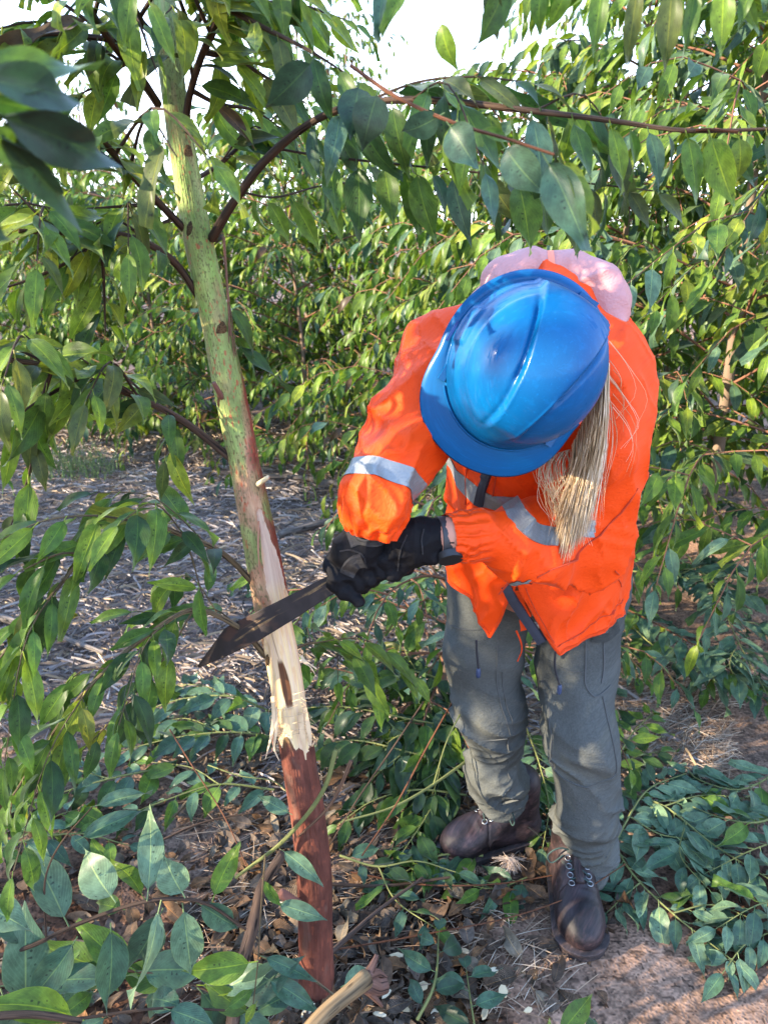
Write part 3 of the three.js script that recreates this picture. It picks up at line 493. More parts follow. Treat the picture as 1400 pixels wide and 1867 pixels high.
  const ew = part('exposed_wood', wood, woodMat, trunk); tag(ew, 'pale freshly cut bare wood with a dark brown knot');
  // splinters and strips of bark left hanging along the cut
  const splMat = M(0.55, 0.38, 0.22, 0.75), strMat = M(0.36, 0.17, 0.10, 0.8), r = rngOf(71);
  const strip = (pts, w, mat, name = 'bark_strip', par = trunk) => {
    const c = catmull(PXL(pts), 12), pos = [], idx = [], uv = []; c.forEach((p, i) => { const t = i / 12, ww = w * (t < 0.5 ? 1 : 1 - (t - 0.5) * 1.6), k = 0.0008; for (const [a, b] of [[-1, k], [1, k], [1, -k], [-1, -k]]) { pos.push(p.x + a * ww * 0.9, p.y, p.z + b + a * ww * 0.4 * Math.sin(i)); uv.push(a, t); } });
    for (let i = 0; i < 12; i++) for (let k = 0; k < 4; k++) { const a = i * 4 + k, b = i * 4 + (k + 1) % 4; idx.push(a, b, a + 4, b, b + 4, a + 4); } part(name, geo(pos, idx, null, uv), mat, par);
  };
  const D = trD(1330) - 0.034;
  strip([[556, 1290, D], [563, 1330, D - 0.004], [568, 1362, D - 0.012], [574, 1350, D - 0.016]], 0.004, splMat);
  strip([[548, 1300, D], [553, 1345, D - 0.004], [558, 1385, D - 0.006]], 0.005, splMat);
  strip([[549, 1195, D + 0.01], [556, 1206, D], [568, 1213, D - 0.006], [578, 1220, D - 0.01]], 0.0035, splMat);
  strip([[549, 1195, D + 0.01], [555, 1208, D], [566, 1216, D - 0.008], [574, 1228, D - 0.012]], 0.002, splMat);
  strip([[497, 1270, D], [499, 1310, D - 0.006], [494, 1345, D - 0.012], [484, 1384, D - 0.016]], 0.0035, splMat);
  strip([[503, 1290, D], [504, 1330, D - 0.008], [500, 1365, D - 0.012], [509, 1386, D - 0.014]], 0.0028, splMat);
  strip([[500, 1285, D], [497, 1330, D - 0.006], [496, 1370, D - 0.012], [478, 1378, D - 0.02]], 0.002, strMat);
  strip([[472, 950, trD(950) - 0.033], [471, 1000, trD(1000) - 0.036], [474, 1050, trD(1050) - 0.037]], 0.0014, strMat);
  const fib = []; for (let i = 0; i < 60; i++) { const y = mix(1255, 1352, Math.pow(r(), 0.6)), side = r() < 0.5 ? -1 : 1, [cx, w] = trAt(y), x = cx + side * w * (0.28 + 0.2 * r()), d = trD(y) - 0.032 * Math.sqrt(1 - Math.min(0.9, Math.pow((x - cx) / (w / 2), 2))) - 0.001, k = 8 + 26 * r(); fib.push(tube(catmull(PXL([[x, y, d], [x + side * k * 0.25, y + k * 0.3 * (r() - 0.3), d - 0.005], [x + side * k * (0.6 * r()), y + k * (r() - 0.15), d - 0.009 * r()]]), 5), [0.00055, 0.0002], 3, false)); }
  tag(part('wood_fibres', mergeGeometries(fib), splMat, trunk), null, null, null, 'stuff');
  for (let i = 0; i < 7; i++) { const y = 1262 + i * 13 + 8 * r(), x = 505 + 42 * r(), d = trD(y) - 0.034; strip([[x, y, d], [x + 14, y - 5 * r(), d - 0.003], [x + 26 + 18 * r(), y - 10 + 8 * r(), d - 0.006 * r()]], 0.0009 + 0.0012 * r(), splMat, 'splinter'); }
  // snapped stubs and scars on the bark
  const stub = (x, y, x2, y2, r0, mat, nm) => { const d = trD(y) - 0.02; part(nm, tube(catmull(PXL([[x, y, d], [(x + x2) / 2, (y + y2) / 2, d - 0.012], [x2, y2, d - 0.02]]), 5), [r0, r0 * 0.8], 9, true, 0.2), mat, trunk); };
  stub(470, 884, 489, 870, 0.0042, M(0.60, 0.47, 0.27, 0.8), 'twig_stub'); stub(405, 725, 390, 698, 0.0042, M(0.15, 0.06, 0.04, 0.9), 'twig_stub');
  const scar = (x, y, w, hgt, c) => { const d0 = trD(y), g = new THREE.SphereGeometry(1, 20, 14), q = g.attributes.position; for (let i = 0; i < q.count; i++) { const k = 1 + 0.35 * (vn(q.getX(i) * 2 + x, q.getY(i) * 2.5, q.getZ(i) * 2) - 0.5) - 0.25 * sst(0.3, 1, q.getY(i)) * Math.abs(q.getX(i)); q.setXYZ(i, q.getX(i) * k, q.getY(i) * k, q.getZ(i) * k); } g.computeVertexNormals(); g.scale(w, hgt, 0.0035); const m = part('branch_scar', g, c, trunk), [cx, tw2] = trAt(y), o = clamp((x - cx) / (tw2 / 2), -0.95, 0.95), cc = trPt(y), R = tw2 / 2 * toPx(cc)[2] / F; const tc = V(-cc.x, 0, -cc.z).normalize(), rt = V(-tc.z, 0, tc.x).multiplyScalar(-1); if (rt.x < 0) rt.negate(); const n = rt.clone().multiplyScalar(o).addScaledVector(tc, Math.sqrt(1 - o * o)); m.position.copy(cc).addScaledVector(n, R - 0.002); m.lookAt(m.position.clone().add(n)); m.rotateZ(-0.2); };
  const sc1 = stemOf(0.19, 0.115, 0.055), sc2 = stemOf(0.14, 0.10, 0.05);
  scar(404, 600, 0.0085, 0.015, sc1); scar(402, 592, 0.0035, 0.007, sc2); scar(346, 420, 0.0055, 0.013, sc2); scar(343, 283, 0.007, 0.014, sc1); scar(484, 1196, 0.005, 0.013, sc1); scar(399, 728, 0.0045, 0.012, sc1); scar(288, 78, 0.005, 0.012, sc2);
  stub(556, 1655, 512, 1628, 0.0105, M(0.16, 0.06, 0.04, 0.9), 'branch_stub');
}
const LEFTT = [['fresh', 0.40], ['mid', 0.24], ['lime', 0.22], ['deep', 0.05], ['olive', 0.07], ['yellow', 0.01], ['brown', 0.01]];
const LOWT = [['mid', 0.44], ['deep', 0.26], ['fresh', 0.22], ['lime', 0.05], ['yellow', 0.03]];
const HANGT = [['mid', 0.32], ['deep', 0.16], ['blue', 0.20], ['olive', 0.14], ['fresh', 0.18]];
const treeLeaves = [], rT = rngOf(55);
function branch(pts, r0, r1, mat, o, twigs = []) {
  const c = catmull(PXL(pts), Math.max(14, pts.length * 5)), b = part('branch', tube(c, [r0, r1], 8, true, 0.10), mat, tree, TB);
  const add = (pp, oo) => { for (const l of alongTwig(pp, rT, oo)) { l.on = b; l.slim = oo.slim; treeLeaves.push(l); } };
  if (o) add(c, o);
  for (const [tp, to] of twigs) { const q = catmull(PXL(tp), 12), m = part('twig', tube(q, [r1 * 1.1, 0.0009], 6, false), mat, b); if (to !== null) add(q, { ...o, from: 0.08, ...to }); }
  if (o && o.auto) for (let k = 0; k < o.auto; k++) {
    const i = Math.floor(mix(o.from, 0.95, (k + rT() * 0.8) / o.auto) * (c.length - 2)), T = c[i + 1].clone().sub(c[i]).normalize(), L = 0.11 + 0.13 * rT(), dv = T.clone().applyAxisAngle(V(0, 1, 0), (k % 2 ? 1 : -1) * (0.5 + 0.5 * rT())).add(V(0, 0.25 * (rT() - 0.4), 0)).normalize();
    const q = catmull([c[i], c[i].clone().addScaledVector(dv, L * 0.5).add(V(0, 0.02, 0)), c[i].clone().addScaledVector(dv, L).add(V(0, -0.03 - 0.04 * rT(), 0))], 9); part('twig', tube(q, [r1 * 0.8, 0.0008], 6, false), mat, b); add(q, { ...o, from: 0.08 });
  }
  return b;
}
const LL = { step: 0.021, len: 0.084, side: 0.7, along: 0.7, droop: 0.5, tones: LEFTT, from: 0.3, face: V(0.1, 0.7, 0.7), slim: true, auto: 4 };
branch([[428, 842, 1.205], [335, 768, 1.17], [250, 724, 1.12], [140, 685, 1.06], [60, 662, 1.0], [-60, 650, 0.95]], 0.0062, 0.003, barkBr, LL, [
  [[[150, 688, 1.07], [90, 720, 1.04], [20, 765, 1.0], [-40, 800, 0.98]], {}], [[[95, 672, 1.03], [70, 760, 1.03], [55, 860, 1.02], [20, 960, 1.0]], { droop: 0.4 }], [[[255, 726, 1.12], [215, 700, 1.08], [130, 640, 1.02]], {}], [[[320, 755, 1.16], [310, 790, 1.15], [302, 830, 1.14]], { droop: 0.9 }]]);
branch([[360, 537, 1.235], [322, 482, 1.2], [275, 447, 1.15], [212, 427, 1.1], [130, 425, 1.05], [35, 421, 1.0]], 0.006, 0.0028, barkBr, LL, [
  [[[190, 430, 1.09], [120, 480, 1.06], [40, 515, 1.02], [-50, 540, 1.0]], {}], [[[185, 434, 1.09], [190, 520, 1.10], [193, 612, 1.11]], { droop: 0.4, side: 0.9 }], [[[130, 428, 1.05], [80, 400, 1.0], [20, 340, 0.98]], {}]]);
branch([[343, 424, 1.245], [290, 370, 1.19], [232, 310, 1.1], [185, 250, 1.0]], 0.006, 0.0032, barkBr, { ...LL, from: 0.5 }, [[[[290, 370, 1.19], [240, 375, 1.16], [160, 380, 1.12]], {}], [[[320, 398, 1.22], [280, 410, 1.2], [220, 390, 1.18]], {}]]);
branch([[288, 190, 1.285], [255, 140, 1.22], [210, 85, 1.13], [160, 10, 1.03], [130, -50, 0.98]], 0.0064, 0.0035, barkBr, { ...LL, from: 0.25 }, [[[[200, 72, 1.12], [120, 62, 1.08], [40, 66, 1.04], [-40, 74, 1.0]], {}], [[[230, 110, 1.17], [190, 150, 1.15], [150, 170, 1.12]], {}]]);
branch([[286, 66, 1.30], [262, 45, 1.27], [235, -10, 1.2]], 0.005, 0.004, barkBr, { ...LL, from: 0.3 });
branch([[339, 278, 1.27], [343, 190, 1.235], [365, 110, 1.19], [400, 25, 1.14], [425, -40, 1.1]], 0.0058, 0.0038, barkBr, { ...LL, from: 0.35 }, [[[[415, 15, 1.13], [480, 50, 1.1], [560, 90, 1.08], [640, 140, 1.06]], {}], [[[395, 30, 1.15], [392, -10, 1.15], [395, -50, 1.14]], {}], [[[372, 95, 1.2], [430, 110, 1.22], [500, 150, 1.24], [560, 190, 1.26]], {}], [[[410, 15, 1.14], [470, 5, 1.2], [550, 10, 1.25], [640, 40, 1.3]], {}], [[[350, 165, 1.24], [400, 190, 1.3], [460, 200, 1.34], [520, 240, 1.4]], {}]]);
branch([[333, 82, 1.31], [352, 50, 1.29], [388, 0, 1.26], [420, -50, 1.22]], 0.005, 0.0042, barkBr, { ...LL, from: 0.1, step: 0.022 });
branch([[352, 330, 1.27], [400, 300, 1.34], [470, 240, 1.42], [560, 200, 1.5]], 0.004, 0.002, barkBr, { ...LL, from: 0.25 });
branch([[386, 436, 1.235], [420, 378, 1.205], [480, 297, 1.17], [575, 219, 1.11], [680, 186, 1.05], [800, 184, 1.0], [950, 200, 0.96], [1100, 218, 0.94], [1250, 238, 0.92], [1430, 234, 0.91]], 0.0066, 0.0016, barkBr, { step: 0.021, len: 0.078, side: 0.5, along: 0.45, droop: 1.0, tones: HANGT, from: 0.28, face: V(0, 0.35, 0.9), rough: 0.22, auto: 2, slim: true }, [
  [[[500, 270, 1.165], [570, 282, 1.15], [700, 297, 1.1], [850, 312, 1.07], [960, 325, 1.05], [1080, 335, 1.04], [1190, 348, 1.04]], { step: 0.022, from: 0.1, slim: false, len: 0.078 }],
  [[[690, 176, 1.05], [760, 150, 1.03], [860, 140, 1.0], [960, 150, 0.98]], { droop: 0.3, along: 0.8, face: V(0, 0.9, 0.3), tones: [['olive', 0.4], ['deep', 0.3], ['mid', 0.3]] }],
  [[[440, 350, 1.2], [500, 360, 1.24], [580, 340, 1.28], [660, 330, 1.32]], { tones: LEFTT }]]);
branch([[408, 432, 1.215], [413, 500, 1.215], [421, 612, 1.21]], 0.0022, 0.0012, M(0.13, 0.06, 0.035, 0.8), { ...LL, from: 0.25, step: 0.05, tones: [['deep', 0.5], ['mid', 0.5]] });
branch([[465, 1066, 1.185], [402, 1006, 1.13], [330, 975, 1.08], [255, 952, 1.04], [160, 1010, 0.98], [90, 1092, 0.95], [0, 1200, 0.92]], 0.0052, 0.0016, barkLt, { ...LL, tones: LOWT, from: 0.22, len: 0.088, step: 0.021, along: 0.8, droop: 0.4, auto: 5, face: V(0, 0.9, 0.4) }, [[[[330, 975, 1.08], [348, 1010, 1.07], [362, 1060, 1.06], [372, 1090, 1.06]], { step: 0.05 }], [[[255, 952, 1.04], [170, 940, 1.0], [80, 950, 0.96], [-10, 990, 0.94]], {}], [[[160, 1010, 0.98], [110, 1010, 0.95], [40, 1040, 0.93]], {}]]);
branch([[484, 1196, 1.178], [432, 1142, 1.12], [350, 1112, 1.08], [270, 1158, 1.03], [170, 1245, 0.98], [95, 1340, 0.95], [25, 1450, 0.93]], 0.0052, 0.0014, barkLt, { ...LL, tones: LOWT, from: 0.25, len: 0.082, step: 0.02, along: 0.85, droop: 0.4, auto: 5, face: V(0, 0.9, 0.4) }, [[[[352, 1113, 1.08], [310, 1185, 1.04], [235, 1280, 1.0], [150, 1370, 0.97]], { along: 0.8 }], [[[440, 1150, 1.13], [390, 1110, 1.12], [330, 1120, 1.12], [250, 1115, 1.1]], {}]]);
branch([[538, 1182, 1.215], [575, 1172, 1.28], [640, 1188, 1.34]], 0.003, 0.0016, barkLt, { ...LL, tones: [['fresh', 0.6], ['mid', 0.4]], from: 0.2, step: 0.024, len: 0.085, along: 0.8, droop: 0.1, face: V(0, 1, 0.3) });
for (const l of treeLeaves) l.s = leafScore(l);
{ // the blade and the bared trunk stay clear of leaves
  const keep = treeLeaves.filter((l) => { const [x, y, d] = toPx(l.pos.clone().addScaledVector(l.dir, l.len * 0.6)); if (x > 330 && x < 640 && y > 1010 && y < 1250 && d < 1.45 && (y - 1215) > -0.66 * (x - 330) - 70 && (y - 1215) < -0.6 * (x - 330) + 90) return false; const [cx] = trAt(clamp(y, -150, 1850)); if (x > 560 && y > 430 && y < 1350 && d < 1.3) return false; return !(Math.abs(x - cx) < 44 && d < 1.34 && (y > 250 || hsh(Math.floor(x * 7), Math.floor(y * 7), 3) < 0.75)); });
  treeLeaves.length = 0; treeLeaves.push(...keep);
}
treeLeaves.sort((a, b) => b.s - a.s);
treeLeaves.slice(0, 300).forEach((l) => leafMesh(l, l.on, null, l.slim ? leafSlim : leafFine));
leafStuff(treeLeaves.slice(300), tree, TB, 'foliage', leafSlim[0]);

// ---------------------------------------------------------------- branches close to the camera, hung from trees out of the frame
// a leaf from the pixel of its base to the pixel of its tip
function pxLeaf(bx, by, bd, tx, ty, td, wide, tone, roll = 0, v = 0, q = 1) { const a = P(bx, by, bd), b = P(tx, ty, td), dir = b.clone().sub(a), len = dir.length() / 1.13; dir.normalize(); const n = V(0, EYE, 0).sub(a).normalize().applyAxisAngle(dir, roll); return { pos: a, dir, nrm: n, len, wide: wide / 0.4, tone, q, v }; }
function leafBranch(name, label, cat, stems, mat, leaves, group) {
  const all = stems.map(([pts, r0, r1]) => tube(catmull(PXL(pts), 20), [r0, r1], 8, true, 0.08)), t = thing(name, label, cat, P(...stems[0][0][0]), group);
  all.forEach((g) => part('stem', g, mat, t, t.position)); leaves.forEach((l) => leafMesh(l, t, t.position, leafFine)); return t;
}
leafBranch('leafy_branch', 'broad leafy twig low in the lower left corner, dappled by sun', 'branch', [[[[-60, 1760, 0.84], [60, 1724, 0.85], [130, 1690, 0.85], [270, 1643, 0.86], [360, 1642, 0.88], [448, 1694, 0.92]], 0.0034, 0.0022], [[[85, 1712, 0.85], [84, 1600, 0.87], [110, 1540, 0.88], [170, 1470, 0.90]], 0.0018, 0.001], [[[-60, 1858, 0.72], [60, 1850, 0.74], [150, 1862, 0.75]], 0.006, 0.004], [[[140, 1858, 0.84], [300, 1838, 0.86], [410, 1842, 0.88]], 0.0022, 0.0018]], barkBr, [
  pxLeaf(125, 1690, 0.85, 57, 1536, 0.90, 0.46, 'pale', 0.3, 0, 0), pxLeaf(212, 1644, 0.855, 137, 1557, 0.86, 0.62, 'pale', -0.35, 4, 2), pxLeaf(268, 1642, 0.86, 288, 1466, 0.93, 0.36, 'pale', 0.1, 1, 2), pxLeaf(338, 1636, 0.87, 290, 1563, 0.88, 0.66, 'pale', -0.4, 2, 2), pxLeaf(386, 1645, 0.89, 429, 1530, 0.95, 0.46, 'fresh', 0.2, 3, 1), pxLeaf(333, 1644, 0.88, 353, 1800, 0.84, 0.42, 'pale', 0.1, 0, 1), pxLeaf(202, 1680, 0.855, 212, 1842, 0.82, 0.42, 'blue', -0.1, 5, 1), pxLeaf(48, 1836, 0.83, 46, 1666, 0.85, 0.46, 'pale', 0.1, 0, 1), pxLeaf(144, 1706, 0.85, 55, 1845, 0.80, 0.45, 'blue', 0.15, 5, 1), pxLeaf(291, 1640, 0.83, 266, 1866, 0.74, 0.22, 'pale', -0.6, 1, 2), pxLeaf(470, 1752, 0.90, 328, 1782, 0.86, 0.44, 'fresh', -0.2, 0, 1), pxLeaf(168, 1472, 0.9, 276, 1435, 0.94, 0.36, 'pale', -0.3, 5, 1), pxLeaf(138, 1534, 0.88, 268, 1465, 0.92, 0.32, 'blue', -0.2, 5, 2), pxLeaf(-50, 1640, 0.8, 66, 1694, 0.80, 0.66, 'pale', -0.3, 3, 2), pxLeaf(357, 1644, 0.89, 446, 1702, 0.9, 0.42, 'blue', 0.2, 0, 1), pxLeaf(264, 1642, 0.87, 218, 1545, 0.92, 0.38, 'fresh', 0.5, 1, 1), pxLeaf(60, 1722, 0.86, -20, 1640, 0.86, 0.5, 'blue', 0.2, 0, 0), pxLeaf(300, 1652, 0.88, 245, 1780, 0.87, 0.42, 'blue', 0.1, 5, 0), pxLeaf(230, 1660, 0.88, 160, 1640, 0.92, 0.4, 'mid', 0.2, 0, 0), pxLeaf(150, 1862, 0.78, 0, 1790, 0.74, 0.35, 'fresh', 0.5, 1, 1), pxLeaf(300, 1838, 0.86, 400, 1870, 0.84, 0.45, 'blue', -0.1, 0, 1), pxLeaf(200, 1850, 0.86, 120, 1900, 0.84, 0.45, 'blue', -0.1, 3, 1), pxLeaf(340, 1838, 0.87, 240, 1800, 0.9, 0.42, 'blue', 0.1, 4, 1), pxLeaf(410, 1842, 0.88, 470, 1800, 0.92, 0.38, 'mid', 0.3, 0, 1), pxLeaf(100, 1860, 0.78, 190, 1800, 0.82, 0.40, 'mid', 0.1, 4, 0)]);
{ const r = rngOf(606), lv = [], st = [[-40, 1800, 0.98], [90, 1790, 1.0], [220, 1770, 1.02], [340, 1790, 1.02], [460, 1850, 1.0]], c = catmull(PXL(st), 13);
  c.forEach((p, i) => { for (const s of [-1, 1]) { const [x, y] = toPx(p), a = -Math.PI / 2 + s * (0.5 + 0.7 * r()) + (s > 0 ? 0.4 : -0.4) + (r() < 0.45 ? Math.PI * s * 0.75 : 0), L = 95 + 55 * r(); lv.push(pxLeaf(x, y, -p.z, x + Math.cos(a) * L, y + Math.sin(a) * L, -p.z + 0.05 * (r() - 0.3), 0.36 + 0.12 * r(), ['pale', 'blue', 'mid', 'blue', 'pale', 'fresh'][Math.floor(r() * 6)], (r() - 0.5) * 0.8, Math.floor(r() * 6), Math.floor(r() * 3))); } });
  leafBranch('leafy_branch', 'lower leafy twig behind the broad dappled leaves at the bottom left', 'branch', [[st, 0.003, 0.0018]], barkBr, lv); }
leafBranch('leafy_twig', 'thin twig with narrow drooping leaves across the foot of the red bark', 'branch', [[[[478, 1744, 1.02], [540, 1765, 1.02], [590, 1800, 1.02], [640, 1840, 1.0]], 0.003, 0.002], [[[484, 1560, 1.05], [476, 1660, 1.03], [470, 1760, 1.0], [462, 1830, 0.98]], 0.0016, 0.001]], barkLt, [
  pxLeaf(534, 1486, 1.06, 464, 1450, 1.08, 0.38, 'pale', 0, 0, 1), pxLeaf(508, 1545, 1.06, 594, 1608, 1.03, 0.34, 'pale', 0.1, 5, 1), pxLeaf(498, 1645, 1.05, 600, 1676, 1.03, 0.34, 'pale', 0, 0, 1), pxLeaf(474, 1742, 1.02, 580, 1782, 1.0, 0.34, 'blue', 0.1, 3, 1), pxLeaf(480, 1780, 1.0, 590, 1838, 0.98, 0.36, 'blue', 0.1, 5, 1), pxLeaf(470, 1825, 0.98, 440, 1870, 0.95, 0.4, 'lime', 0.2, 1, 1), pxLeaf(478, 1600, 1.05, 512, 1660, 1.03, 0.34, 'mid', 0.4, 0, 1), pxLeaf(620, 1800, 1.02, 690, 1760, 1.05, 0.5, 'pale', 0.1, 4, 1)]);
leafBranch('near_leafy_branch', 'long dark leaves close to the camera fanned out at the upper left edge', 'branch', [[[[-120, 150, 0.44], [-40, 200, 0.47], [20, 215, 0.5]], 0.0028, 0.0014]], barkLt, [
  pxLeaf(-60, 165, 0.46, 205, 255, 0.55, 0.30, 'deep', 0.35, 1, 1), pxLeaf(-70, 140, 0.45, 200, 175, 0.54, 0.27, 'dark', -0.25, 0, 1), pxLeaf(-30, 195, 0.46, 232, 300, 0.56, 0.26, 'dark', 0.2, 2, 0), pxLeaf(-20, 205, 0.47, 180, 340, 0.56, 0.22, 'deep', -0.3, 4, 1), pxLeaf(-30, 215, 0.46, 150, 395, 0.55, 0.20, 'dark', 0.3, 5, 1), pxLeaf(-80, 230, 0.44, 110, 300, 0.52, 0.26, 'mid', -0.1, 0, 0), pxLeaf(-100, 370, 0.43, 42, 450, 0.47, 0.34, 'dark', 0.1, 0, 1), pxLeaf(-60, 120, 0.47, 150, 130, 0.56, 0.28, 'mid', -0.5, 3, 0)]);
leafBranch('overhanging_branch', 'big bluish drooping leaves nearest the camera, hanging above the blue helmet', 'branch', [[[[640, 120, 0.92], [720, 175, 0.86], [830, 225, 0.8], [930, 255, 0.75], [1010, 282, 0.72]], 0.0022, 0.0012]], barkRed, [
  pxLeaf(655, 150, 0.9, 640, 240, 0.86, 0.62, 'dark', 0.2, 0, 1), pxLeaf(690, 165, 0.88, 660, 250, 0.84, 0.62, 'dark', 0.1, 4, 0), pxLeaf(575, 105, 0.95, 490, 205, 0.93, 0.56, 'dark', -0.2, 0, 1), pxLeaf(810, 205, 0.82, 722, 262, 0.82, 0.55, 'blue', -0.3, 4, 1), pxLeaf(815, 222, 0.8, 868, 300, 0.77, 0.60, 'blue', 0.3, 2, 2), pxLeaf(915, 260, 0.76, 972, 352, 0.72, 0.55, 'blue', 0.2, 4, 2), pxLeaf(990, 280, 0.73, 1082, 445, 0.69, 0.44, 'blue', 0.25, 5, 1), pxLeaf(1020, 282, 0.73, 1095, 420, 0.70, 0.34, 'lime', -0.7, 5, 1), pxLeaf(870, 235, 0.8, 940, 255, 0.8, 0.34, 'mid', -0.3, 0, 1)], 'branches hanging in from above');
const topLeaves = []; { const r = rngOf(91); for (const [x, x2, y2, w, tn2] of [[1100, 1080, 95, 0.30, 'mid'], [1165, 1140, 118, 0.26, 'olive'], [1225, 1215, 125, 0.32, 'olive'], [1270, 1250, 112, 0.24, 'mid'], [1318, 1316, 98, 0.36, 'fresh'], [1375, 1345, 40, 0.3, 'mid'], [990, 970, 50, 0.34, 'mid'], [930, 875, 92, 0.36, 'mid'], [890, 905, 70, 0.32, 'olive'], [745, 700, 60, 0.3, 'mid'], [1040, 1010, 55, 0.32, 'fresh'], [803, 812, 125, 0.42, 'fresh'], [1350, 1370, 60, 0.3, 'fresh'], [700, 690, 70, 0.26, 'blue']]) topLeaves.push(pxLeaf(x, -42 + (x === 803 ? 75 : 0), 0.82, x2, y2, 0.80, w, tn2, (r() - 0.5) * 0.9, Math.floor(r() * 6), Math.floor(r() * 3))); }
leafBranch('overhanging_branch', 'row of hanging leaves along the top edge of the picture', 'branch', [[[[640, -70, 0.86], [800, -58, 0.83], [1000, -50, 0.82], [1200, -48, 0.82], [1420, -52, 0.81]], 0.003, 0.0016]], barkRed, topLeaves, 'branches hanging in from above');
leafBranch('hanging_twig', 'lit glossy leaves hanging at the right end of the long branch', 'twig', [[[[1240, 240, 0.93], [1290, 236, 0.91], [1345, 240, 0.9]], 0.0018, 0.0012]], barkRed, [pxLeaf(1292, 237, 0.91, 1330, 372, 0.87, 0.44, 'fresh', 0.3, 0, 2), pxLeaf(1345, 242, 0.9, 1360, 335, 0.88, 0.46, 'lime', -0.4, 4, 1), pxLeaf(1290, 242, 0.92, 1305, 350, 0.9, 0.2, 'lime', 0.8, 1, 1)]);
// ---------------------------------------------------------------- cut branches, sticks and chips on the ground
function cutBranch(name, label, stems, o, group) {
  const r = rngOf(o.seed), base = onG(stems[0][0][0], stems[0][0][1]), t = thing(name, label, 'branch', base, group), all = [];
  stems.forEach((pts, k) => { const c = catmull(pts.map(([x, y, h]) => onG(x, y, h === undefined ? 0.03 : h)), 16); part('stem', tube(c, k ? [0.0022, 0.0010] : [0.0034, 0.0013], 6, true, 0.08), o.mat || twigGreen, t, base); all.push(...alongTwig(c, r, { step: 0.026, len: 0.085, side: 0.9, along: 0.65, droop: 0.12, rough: 0.35, twist: 0.7, face: V(0, 1, 0.25), from: 0.05, ...o })); });
  for (const l of all) { const tip = l.pos.clone().addScaledVector(l.dir, l.len), gyt = groundY(tip.x, tip.z) + 0.012; if (tip.y < gyt) { l.dir.y += (gyt - tip.y) / l.len; l.dir.normalize(); } l.s = leafScore(l); }
  all.sort((a, b) => b.s - a.s); all.slice(0, 300).forEach((l) => leafMesh(l, t, base, leafFine)); leafStuff(all.slice(300), t, base, 'foliage', leafMid[0]); return t;
}
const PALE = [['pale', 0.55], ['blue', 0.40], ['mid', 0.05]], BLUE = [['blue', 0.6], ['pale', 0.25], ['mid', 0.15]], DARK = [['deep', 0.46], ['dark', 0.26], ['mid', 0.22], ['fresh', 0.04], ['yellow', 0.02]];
// right foreground
cutBranch('cut_branch', 'cut branch with pale leaves lying right of the front boot, nearest the bare soil', [[[1100, 1500, 0.05], [1150, 1590, 0.05], [1225, 1665, 0.04], [1340, 1755, 0.03]], [[1165, 1610, 0.05], [1130, 1640, 0.04], [1110, 1660, 0.03]], [[1225, 1665, 0.04], [1300, 1650, 0.04], [1380, 1680, 0.03]]], { seed: 1, tones: PALE, len: 0.09, step: 0.021 });
cutBranch('cut_branch', 'cut branch with silvery leaves in the middle of the right foreground', [[[1120, 1440, 0.07], [1210, 1470, 0.08], [1300, 1540, 0.07], [1430, 1620, 0.05]], [[1210, 1470, 0.08], [1280, 1450, 0.08], [1390, 1460, 0.06]], [[1250, 1500, 0.08], [1240, 1560, 0.07], [1290, 1620, 0.05]]], { seed: 2, tones: PALE, len: 0.092, step: 0.018 });
cutBranch('cut_branch', 'cut branch at the right edge below the sandy patch', [[[1430, 1400, 0.06], [1340, 1440, 0.08], [1270, 1420, 0.07], [1250, 1400, 0.06]], [[1430, 1530, 0.06], [1370, 1550, 0.08], [1290, 1590, 0.06]], [[1430, 1690, 0.05], [1360, 1720, 0.04], [1320, 1770, 0.03]]], { seed: 3, tones: PALE, len: 0.095, step: 0.02 });
cutBranch('cut_branch', 'small leafy cutting beside the outer trouser leg on sand', [[[1105, 1420, 0.04], [1150, 1340, 0.08], [1190, 1300, 0.07]], [[1120, 1400, 0.05], [1160, 1380, 0.05], [1200, 1370, 0.04]]], { seed: 4, tones: [['mid', 0.5], ['fresh', 0.3], ['deep', 0.2]], len: 0.09 });
cutBranch('cut_branch', 'pale cut branch wedged against the front trouser cuff on the right', [[[1110, 1560, 0.07], [1140, 1500, 0.09], [1180, 1440, 0.09], [1250, 1410, 0.07]], [[1150, 1490, 0.09], [1200, 1520, 0.08], [1260, 1530, 0.07]]], { seed: 41, tones: PALE, len: 0.088, step: 0.02 });
cutBranch('cut_branch', 'pale cut branch at the right edge halfway down the foreground heap', [[[1440, 1480, 0.09], [1370, 1500, 0.1], [1310, 1490, 0.09], [1260, 1470, 0.08]], [[1440, 1640, 0.07], [1380, 1650, 0.08], [1310, 1690, 0.06]]], { seed: 42, tones: PALE, len: 0.09, step: 0.02 });
